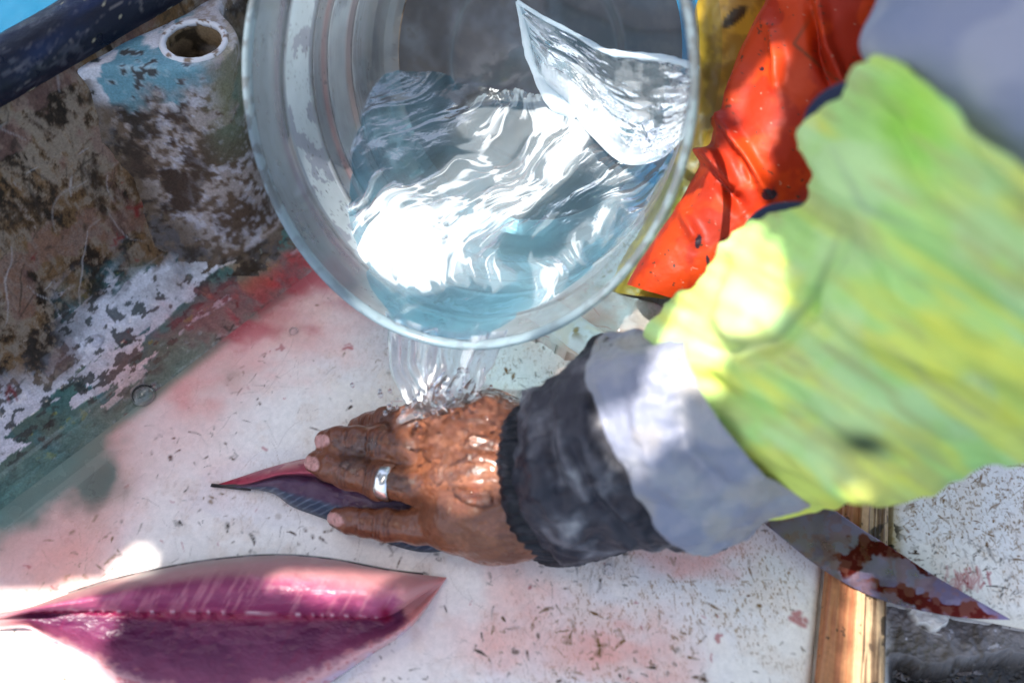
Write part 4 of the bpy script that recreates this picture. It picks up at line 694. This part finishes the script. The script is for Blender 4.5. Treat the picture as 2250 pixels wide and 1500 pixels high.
# pale band of the jacket cuff
def d_bd(P, s, th):
    x, y, _ = proj(P); return wr(P, (22, 44, 22), .010, 9) + wr(P, (70, 40, 70), .004, 19) - .006 * ridge(x, y, [(1480, 880), (1500, 1000), (1600, 1090)], 22) + .004 * ridge(x, y, [(1400, 800), (1395, 930), (1440, 1050), (1520, 1120)], 22)
G, fl = loft([((1345, 742), (1580, 1188), dz(1450, 967, .090), (1362, 1008), dz(1362, 1008, .130)), ((1330, 734), (1568, 1197), dz(1440, 967, .088), (1350, 1012), dz(1350, 1012, .134)), ((1380, 735), (1640, 1176), dz(1490, 960, .098), (1410, 985), dz(1410, 985, .146)), ((1440, 738), (1700, 1142), dz(1560, 945, .110), (1480, 960), dz(1480, 960, .158)), ((1540, 740), (1800, 1110), dz(1640, 930, .130), (1580, 930), dz(1580, 930, .170))], 140, 260, d_bd)
n1 = fbm(G, 30, 4, 3); c = np.zeros(G.shape) + np.array((.29, .29, .31)); c = mixc(c, (.21, .22, .28), sm(.35, .7, n1)); c = mixc(c, (.36, .31, .25), sm(.5, .85, fbm(G, 44, 3, 8)) * .5)
o = mesh('pale_cuff', G, gridq(140, 260, True, fl), material('reflective_band', None, .45, spec=.4, bump=[(200, .2, .001), (45, .25, .004)]), c, per)
# hi-vis sleeve
def d_hv(P, s, th):
    x, y, _ = proj(P); r = wr(P, (12, 20, 14), .007, 1) + wr(P, 40, .002, 4); al = np.stack([x * .83 + y * .55, -x * .55 + y * .83, 0 * x], -1); r += (fbm(al, (.0018, .011, 1), 3, 61) - .5) * .012 + .002 - (np.abs(fbm(al, (.003, .018, 1), 3, 66) - .5)) * .006
    for pts, a_, w_ in (([(1500, 800), (1600, 870), (1760, 930), (1900, 1010)], -.008, 22), ([(1560, 780), (1700, 760), (1800, 640), (1860, 500)], -.010, 20), ([(1470, 760), (1520, 800), (1540, 900)], .010, 26), ([(1620, 560), (1600, 680), (1640, 760)], .010, 30), ([(1820, 330), (1900, 440), (2000, 640)], .010, 36), ([(1760, 560), (1900, 700), (2150, 830)], .010, 40), ([(1640, 960), (1850, 1040), (2100, 1030)], .008, 34), ([(1900, 200), (1960, 330), (2060, 470)], -.008, 24)): r += a_ * ridge(x, y, pts, w_)
    return r
HV = [((1455, 748), (1700, 1120), .586, (1462, 960), .552), ((1448, 742), (1690, 1119), .582, (1450, 955), .548), ((1498, 648), (1790, 1124), .565, (1600, 905), .505), ((1636, 486), (1900, 1090), .545, (1750, 800), .455), ((1758, 432), (2050, 1042), .515, (1920, 700), .415), ((1768, 300), (2200, 1015), .495, (2030, 640), .395), ((1800, 235), (2300, 1000), .48, (2110, 590), .375), ((1935, 128), (2520, 950), .455, (2280, 520), .355), ((2110, 330), (2700, 900), .430, (2440, 560), .335), ((2300, 460), (2900, 850), .41, (2600, 600), .32)]
G, fl = loft(HV, 330, 360, d_hv); x, y, _ = proj(G); q3 = np.stack([x, y, 0 * x], -1); al = np.stack([x * .83 + y * .55, -x * .55 + y * .83, 0 * x], -1)
n1 = fbm(al, (.0022, .009, 1), 3, 5); n2 = fbm(q3, (.007, .008, 1), 4, 8); n3 = fbm(al, (.004, .022, 1), 4, 15)
c = np.zeros(G.shape) + np.array((.70, .76, .14)); c = mixc(c, (.47, .73, .22), sm(.42, .60, n1 + .25 * blob(x, y, 1900, 380, 220, 230) + .12 * blob(x, y, 1620, 780, 120, 260))); c = mixc(c, (.58, .76, .36), sm(.4, .7, n2) * .6); c = mixc(c, (.78, .76, .10), sm(.45, .8, n3) * .65 * (1 - blob(x, y, 1900, 350, 200, 200))); c = mixc(c, (.38, .72, .05), .8 * blob(x, y, 2010, 260, 70, 160, -20)); c = mixc(c, (.45, .44, .16), sm(.6, .85, fbm(al, (.005, .03, 1), 4, 25)) * .5)
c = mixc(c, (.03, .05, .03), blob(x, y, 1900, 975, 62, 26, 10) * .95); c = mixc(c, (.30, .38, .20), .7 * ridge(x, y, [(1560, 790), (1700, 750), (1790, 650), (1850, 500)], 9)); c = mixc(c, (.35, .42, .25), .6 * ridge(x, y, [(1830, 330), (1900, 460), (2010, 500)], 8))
mesh('hivis_sleeve', G, gridq(330, 360, True, fl), material('hivis_cloth', None, .62, bump=[(1400, .3, .0004), (110, .25, .002)], spec=.25, vary=[(30, .88, 1.06)]), c, per)
# navy lining showing along the sleeve's far edge
for pts, r in (([((1786, 330), .495), ((1792, 282), .49), ((1822, 240), .485), ((1872, 206), .475), ((1930, 188), .465)], .0085), ([((1640, 502), .545), ((1672, 486), .54), ((1716, 468), .53), ((1776, 452), .52)], .0065)):
    p = catmull(np.array([Pd(*a_, d_) for a_, d_ in pts]), np.linspace(0, 1, 50)); g = tube(p, r * np.sin(np.linspace(.3, 2.9, 50)), 20); mesh('navy_lining', g, gridq(50, 20, True), bpy.data.materials.get('navy_cloth') or material('navy_cloth', (.008, .014, .05), .7), None, per)
# orange oilskin overalls
def d_ov(P, s, th):
    x, y, _ = proj(P); r = wr(P, (14, 14, 14), .008, 2) + wr(P, 60, .0012, 5)
    for pts, a_, w_ in (([(1700, 0), (1655, 130), (1610, 260), (1575, 330)], .010, 15), ([(1600, 270), (1640, 350), (1690, 430)], .013, 12), ([(1530, 335), (1575, 350), (1612, 420)], .013, 14), ([(1625, 330), (1660, 400)], -.010, 10), ([(1570, 380), (1640, 470)], -.010, 16), ([(1700, 60), (1712, 130), (1705, 190)], .007, 12), ([(1795, -20), (1815, 100), (1850, 180), (1920, 215)], .007, 14), ([(1775, 10), (1795, 110), (1835, 190)], -.010, 12), ([(1500, 460), (1530, 530)], .005, 14)): r += a_ * ridge(x, y, pts, w_)
    return r
G, fl = loft([((1735, -160), (2260, -120), .66, (2000, -140), .58), ((1690, 0), (2170, 30), .672, (1935, 10), .60), ((1640, 150), (2060, 200), .686, (1850, 170), .615), ((1560, 318), (1960, 360), .690, (1745, 335), .62), ((1490, 450), (1830, 520), .693, (1640, 480), .635), ((1420, 560), (1690, 630), .692, (1540, 590), .645), ((1378, 625), (1560, 680), .690, (1460, 650), .66)], 330, 300, d_ov)
x, y, _ = proj(G); n1 = fbm(G, 40, 4, 3); n2 = fbm(G, 220, 3, 5); c = np.zeros(G.shape) + np.array((.56, .045, .006)); c = mixc(c, (.40, .024, .006), sm(.42, .62, n1)); c = mixc(c, (.50, .30, .22), sm(.97, .99, fbm(G, 420, 3, 5)) * .5); c = mixc(c, (.10, .03, .015), sm(.90, .93, fbm(G, 330, 3, 15)))
for pts in ([(1787, 28), (1745, 97), (1790, 135), (1843, 182)],): c = mixc(c, (.14, .05, .02), .85 * ridge(x, y, pts, 4) * sm(.3, .5, n2 + .15))
for cx, cy, a_, b_, r in ((1690, 428, 17, 14, 0), (1534, 530, 7, 17, 10), (1674, 152, 5, 5, 0), (1555, 570, 4, 12, -10)): c = mixc(c, (.03, .012, .02), sm(.35, .5, blob(x, y, cx, cy, a_, b_, r) * (.6 + .8 * n2)))
mesh('orange_overalls', G, gridq(330, 300, True, fl), material('orange_oilskin', None, .48, bump=[(300, .15, .0008)], spec=.3), c, per)
# blue grey torso close to the lens
def d_to(P, s, th): return wr(P, (10, 18, 18), .010, 2)
G, fl = loft([((2010, -420), (3000, -420), .52, (2500, -420), .38), ((1985, -150), (3000, -150), .515, (2480, -150), .375), ((1958, 0), (3000, 0), .51, (2470, 0), .37), ((1915, 100), (3000, 120), .50, (2460, 110), .365), ((1985, 200), (3000, 260), .49, (2480, 230), .36), ((2090, 340), (3000, 400), .485, (2520, 380), .36), ((2180, 460), (3000, 520), .48, (2560, 500), .38)], 140, 220, d_to)
n1 = fbm(G, 14, 3, 3); c = np.zeros(G.shape) + np.array((.25, .27, .35)); c = mixc(c, (.33, .33, .38), sm(.4, .62, n1)); c = mixc(c, (.19, .21, .30), sm(.5, .7, fbm(G, 20, 3, 9)) * .6)
mesh('sweater', G, gridq(140, 220, True, fl), material('sweater', None, .8, bump=[(160, .3, .001)]), c, per)
# yellow oilskin sheet behind the overalls
G, fl = loft([((1545, -120), (1760, -120), .745, (1650, -120), .72), ((1530, 60), (1740, 60), .75, (1630, 60), .722), ((1500, 250), (1690, 260), .755, (1590, 255), .73), ((1440, 420), (1620, 440), .752, (1530, 430), .73), ((1370, 560), (1530, 590), .745, (1450, 575), .725), ((1340, 640), (1480, 660), .74, (1410, 650), .72)], 160, 120, lambda P, s, th: wr(P, (20, 20, 20), .012, 2))
x, y, _ = proj(G); n1 = fbm(G, 60, 4, 2); c = np.zeros(G.shape) + np.array((.56, .33, .035)); c = mixc(c, (.36, .20, .03), sm(.45, .62, n1)); c = mixc(c, (.05, .035, .015), sm(.2, .45, blob(x, y, 1612, 40, 34, 14, -38) * (.5 + n1)))
tag(mesh('oilskin_sheet', G, gridq(160, 120, True, fl), material('yellow_oilskin', None, .35, bump=[(120, .3, .001)]), c), 'stained yellow oilskin hanging between the bucket and orange overalls', 'oilskin')

# ------------------------------------------------------------------ the poured stream and the film over the hand
phs = np.linspace(-np.pi, np.pi, 4001); rp = bpt(np.full(4001, -.001), np.full(4001, .99), phs); rx_, ry_, _ = proj(rp); lowr = np.where(ry_ > 640)[0]
def rimx(xt): i = lowr[np.argmin(np.abs(rx_[lowr] - xt))]; return rp[i]
nt_, ns = 130, 120; tt = np.linspace(0, 1, nt_); ss = np.linspace(0, 1, ns)
top = np.array([rimx(846 + 270 * t) for t in tt]) + np.array((0, .006, .002))
botx = np.interp(tt, [0, .12, .45, .8, 1], [884, 905, 960, 1025, 1046]); boty = np.interp(tt, [0, .12, .45, .8, 1], [932, 915, 898, 890, 884]); botz = np.interp(tt, [0, .2, .6, 1], [.046, .052, .062, .060])
bot = np.array([Pz(botx[i], boty[i], botz[i]) for i in range(nt_)]); S_, T_ = np.meshgrid(ss, tt, indexing='ij')
midp = lambda s: (s * 1.25 - .25 * s * s)
W_ = np.stack([T_, S_, 0 * T_], -1); rdg = fbm(W_, (8, .9, 1), 3, 4, .5); rd2 = fbm(W_, (18, 4, 1), 2, 9); wig = (fbm(W_, (4, 3, 1), 3, 19) - .5) * .016 * S_
G0 = top[None] * (1 - midp(S_))[..., None] + bot[None] * midp(S_)[..., None]; G0[..., 0] += wig; bow = np.sin(np.pi * np.clip(S_ * .9, 0, 1)) * .006; out = np.array((0, -.8, .6)); G0 += (bow)[..., None] * out
thk = (.003 + .014 * np.clip(rdg - .30, 0, 1) + .0025 * (rd2 - .5)) * np.sin(np.pi * np.clip(T_, .001, .999)) ** .35 + .0026 * (np.exp(-((T_ - .08) / .04) ** 2) + .5 * np.exp(-((T_ - .97) / .03) ** 2)); thk = np.clip(thk, .0006, .02)
Ff = G0 + out * (thk * .5)[..., None]; Bf = G0 - out * (thk * .5)[..., None]; ringv = np.concatenate([Ff, Bf[:, ::-1]], 1); parts = [(ringv.reshape(-1, 3), gridq(ns, 2 * nt_, True, True))]
def f_film(P):
    d = f_hand(P); x, y, _ = proj(P); q3 = np.stack([x, y, 0 * x], -1); reg = np.clip(1.2 * blob(x, y, 1000, 930, 150, 62, 0, 2) + .9 * blob(x, y, 1085, 905, 70, 46, 0, 2) + .75 * blob(x, y, 960, 1010, 60, 60, 0, 2) + .8 * blob(x, y, 1045, 1095, 42, 16, 20, 2) + .6 * blob(x, y, 830, 1040, 90, 26, 20, 2) + .5 * blob(x, y, 790, 975, 60, 30, 0, 2) + .4 * blob(x, y, 1050, 1010, 90, 90, 0, 2), 0, 1)
    t = -.0009 + .0058 * reg * fbm(q3, (.026, .032, 1), 3, 3) + .0022 * reg * (fbm(q3, (.075, .09, 1), 2, 9) - .35); t = np.minimum(t, .0065); return np.maximum(d - t, -d - .0012)
Vf, Qf = surface_nets(f_film, np.array([-.14, -.17, .012]), np.array([.03, .01, .085]), .0011)
Vf = relax(Vf, Qf, 1)
for k in range(46):
    cx_, cy_ = random.choice([(900, 880), (1000, 872), (1060, 868), (850, 905), (950, 890)]); cx_ += random.gauss(0, 42); cy_ += random.gauss(-8, 26); rr = random.uniform(.0006, .0019); pc_ = Pz(cx_, cy_, .066 + random.uniform(0, .03)); t_, p_ = np.meshgrid(np.linspace(.05, np.pi - .05, 8), np.linspace(0, 2 * np.pi, 12, endpoint=False), indexing='ij')
    parts.append(((pc_ + rr * np.stack([np.sin(t_) * np.cos(p_), np.sin(t_) * np.sin(p_), 1.5 * np.cos(t_)], -1)).reshape(-1, 3), gridq(8, 12, True, True)))
Vall, Qall, o = [], [], 0
for v, q_ in parts: Vall.append(v); Qall.append(q_ + o); o += len(v)
stream = mesh('water_stream', np.concatenate(Vall), np.concatenate(Qall), water_material('clear_water', (.91, .92, .95), 1.0, .0, [((60, 60, 30), .25, .004)], True), None, None, {'foam_glare': np.concatenate([np.concatenate([np.clip(.02 + .22 * sm(.6, .9, rd2) * sm(.4, .7, rdg) + .20 * sm(.8, 1, S_) * sm(.5, .7, rd2), 0, .5)] * 2, 1).ravel(), np.zeros(46 * 96)])})
tag(stream, 'clear water stream falling from the bucket rim and spreading over the hand', 'water')
mesh('splash_film', Vf, Qf, water_material('splash', (.98, .98, .98), .6, .02, [((260, 260, 260), .6, .003)], ior=1.42), None, stream)
# bubbles on the wet gutter
m_bub = water_material('bubble_film', (.97, .97, .98), .25, .0, [])
def bubble(px, py, z, r, label):
    ce = Pz(px, py, z); t_, p_ = np.meshgrid(np.linspace(.02, np.pi / 2, 18), np.linspace(0, 2 * np.pi, 40, endpoint=False), indexing='ij'); G = ce + r * np.stack([np.sin(t_) * np.cos(p_), np.sin(t_) * np.sin(p_), .8 * np.cos(t_)], -1)
    o = mesh('bubble', G, gridq(18, 40, True, True), m_bub); tag(o, label, 'bubble', 'bubbles on the wet board'); md = o.modifiers.new('solid', 'SOLIDIFY'); md.thickness = .0005
bubble(315, 868, .0, .0088, 'largest clear bubble, on the pink-green gutter left of the hand')
bubble(340, 850, .0, .0036, 'small bubble touching the largest bubble')
bubble(212, 750, -.002, .0066, 'pale bubble among white flaking paint of the gutter')
bubble(1337, 1250, .001, .0042, 'clear bubble on the scratched board below the dark sleeve')
bubble(645, 727, .001, .0034, 'tiny bubble by the red blood pool')

# ------------------------------------------------------------------ cloth added overhead out of view, holes cut to shape sun and shade
SO = np.array((0, 0, .02)); sa = np.cross(SUN, [0, 1, 0]); sa /= np.linalg.norm(sa); sb = np.cross(SUN, sa); SD = 1.35
def cl(P): d = np.asarray(P) - SO; return d @ sa, d @ sb
HOLES = [[(p[0], p[1], 0.) for p in ((-260, 1335), (0, 1325), (110, 1312), (225, 1275), (258, 1240), (296, 1212), (322, 1214), (330, 1236), (300, 1275), (268, 1300), (292, 1380), (238, 1440), (300, 1520), (300, 1800), (-260, 1800))],
 [(p[0], p[1], 0.03) for p in ((890, 700), (1180, 640), (1500, 600), (1560, 700), (1420, 830), (1240, 840), (1170, 930), (1150, 1060), (1060, 1150), (960, 1080), (900, 960))],
 [(p[0], p[1], .0) for p in ((1300, 560), (1600, 560), (1640, 800), (1300, 800))],
 [(p[0], p[1], .005) for p in ((1872, 1262), (1890, 1262), (1892, 1500), (1896, 1640), (1858, 1640), (1862, 1420))],
 [(p[0], p[1], .03) for p in ((610, 1266), (720, 1254), (850, 1276), (838, 1300), (780, 1314), (720, 1308), (660, 1298))],
 [(p[0], p[1], p[2], 1) for p in ((1475, 760, .555), (1510, 655, .54), (1618, 498, .535), (1668, 540, .51), (1712, 690, .475), (1640, 735, .49), (1585, 760, .50), (1560, 850, .515), (1520, 900, .53), (1530, 985, .53), (1490, 1010, .54), (1470, 930, .55), (1475, 1095, .56), (1435, 1085, .565), (1380, 1005, .575), (1425, 945, .565), (1462, 965, .56))],
 [(p[0], p[1], .10) for p in ((590, 20), (700, -80), (1000, -100), (1300, -60), (1530, 0), (1500, 420), (1300, 650), (1000, 740), (760, 560), (690, 300), (760, 200))],
 [(1500, 560, .10), (1535, 330, .15), (1600, 200, .18), (1670, -60, .24), (1712, -60, .24), (1668, 200, .2), (1640, 300, .18), (1692, 430, .16), (1664, 446, .16), (1622, 362, .16), (1604, 424, .15), (1555, 430, .14)]]
hp = []
for h_ in HOLES: hp.append([cl(Pd(*q_[:3]) if len(q_) == 4 else Pz(*q_)) for q_ in h_])
nu = 300; ua = np.linspace(-.80, .80, nu); U_, V_ = np.meshgrid(ua, ua, indexing='ij'); jit = (fbm(np.stack([U_, V_, 0 * U_], -1), 40, 3) - .5) * .012
inside = np.zeros(U_.shape, bool)
for h_ in hp: inside |= inpoly(U_ + jit, V_ - jit, h_)
G = SO + SUN * SD + U_[..., None] * sa + V_[..., None] * sb + ((fbm(np.stack([U_, V_, 0 * U_], -1), 4, 2) - .5) * .06)[..., None] * SUN
Q = gridq(nu, nu); keep = ~inside.ravel()[Q].any(1); Vc, Qc = used(G.reshape(-1, 3), Q[keep])
tag(mesh('added_shade_cloth', Vc, Qc, material('shade_canvas', (.30, .31, .33), .8)), 'added unseen grey cloth overhead, holes cut to shape the sun patches', 'cloth')
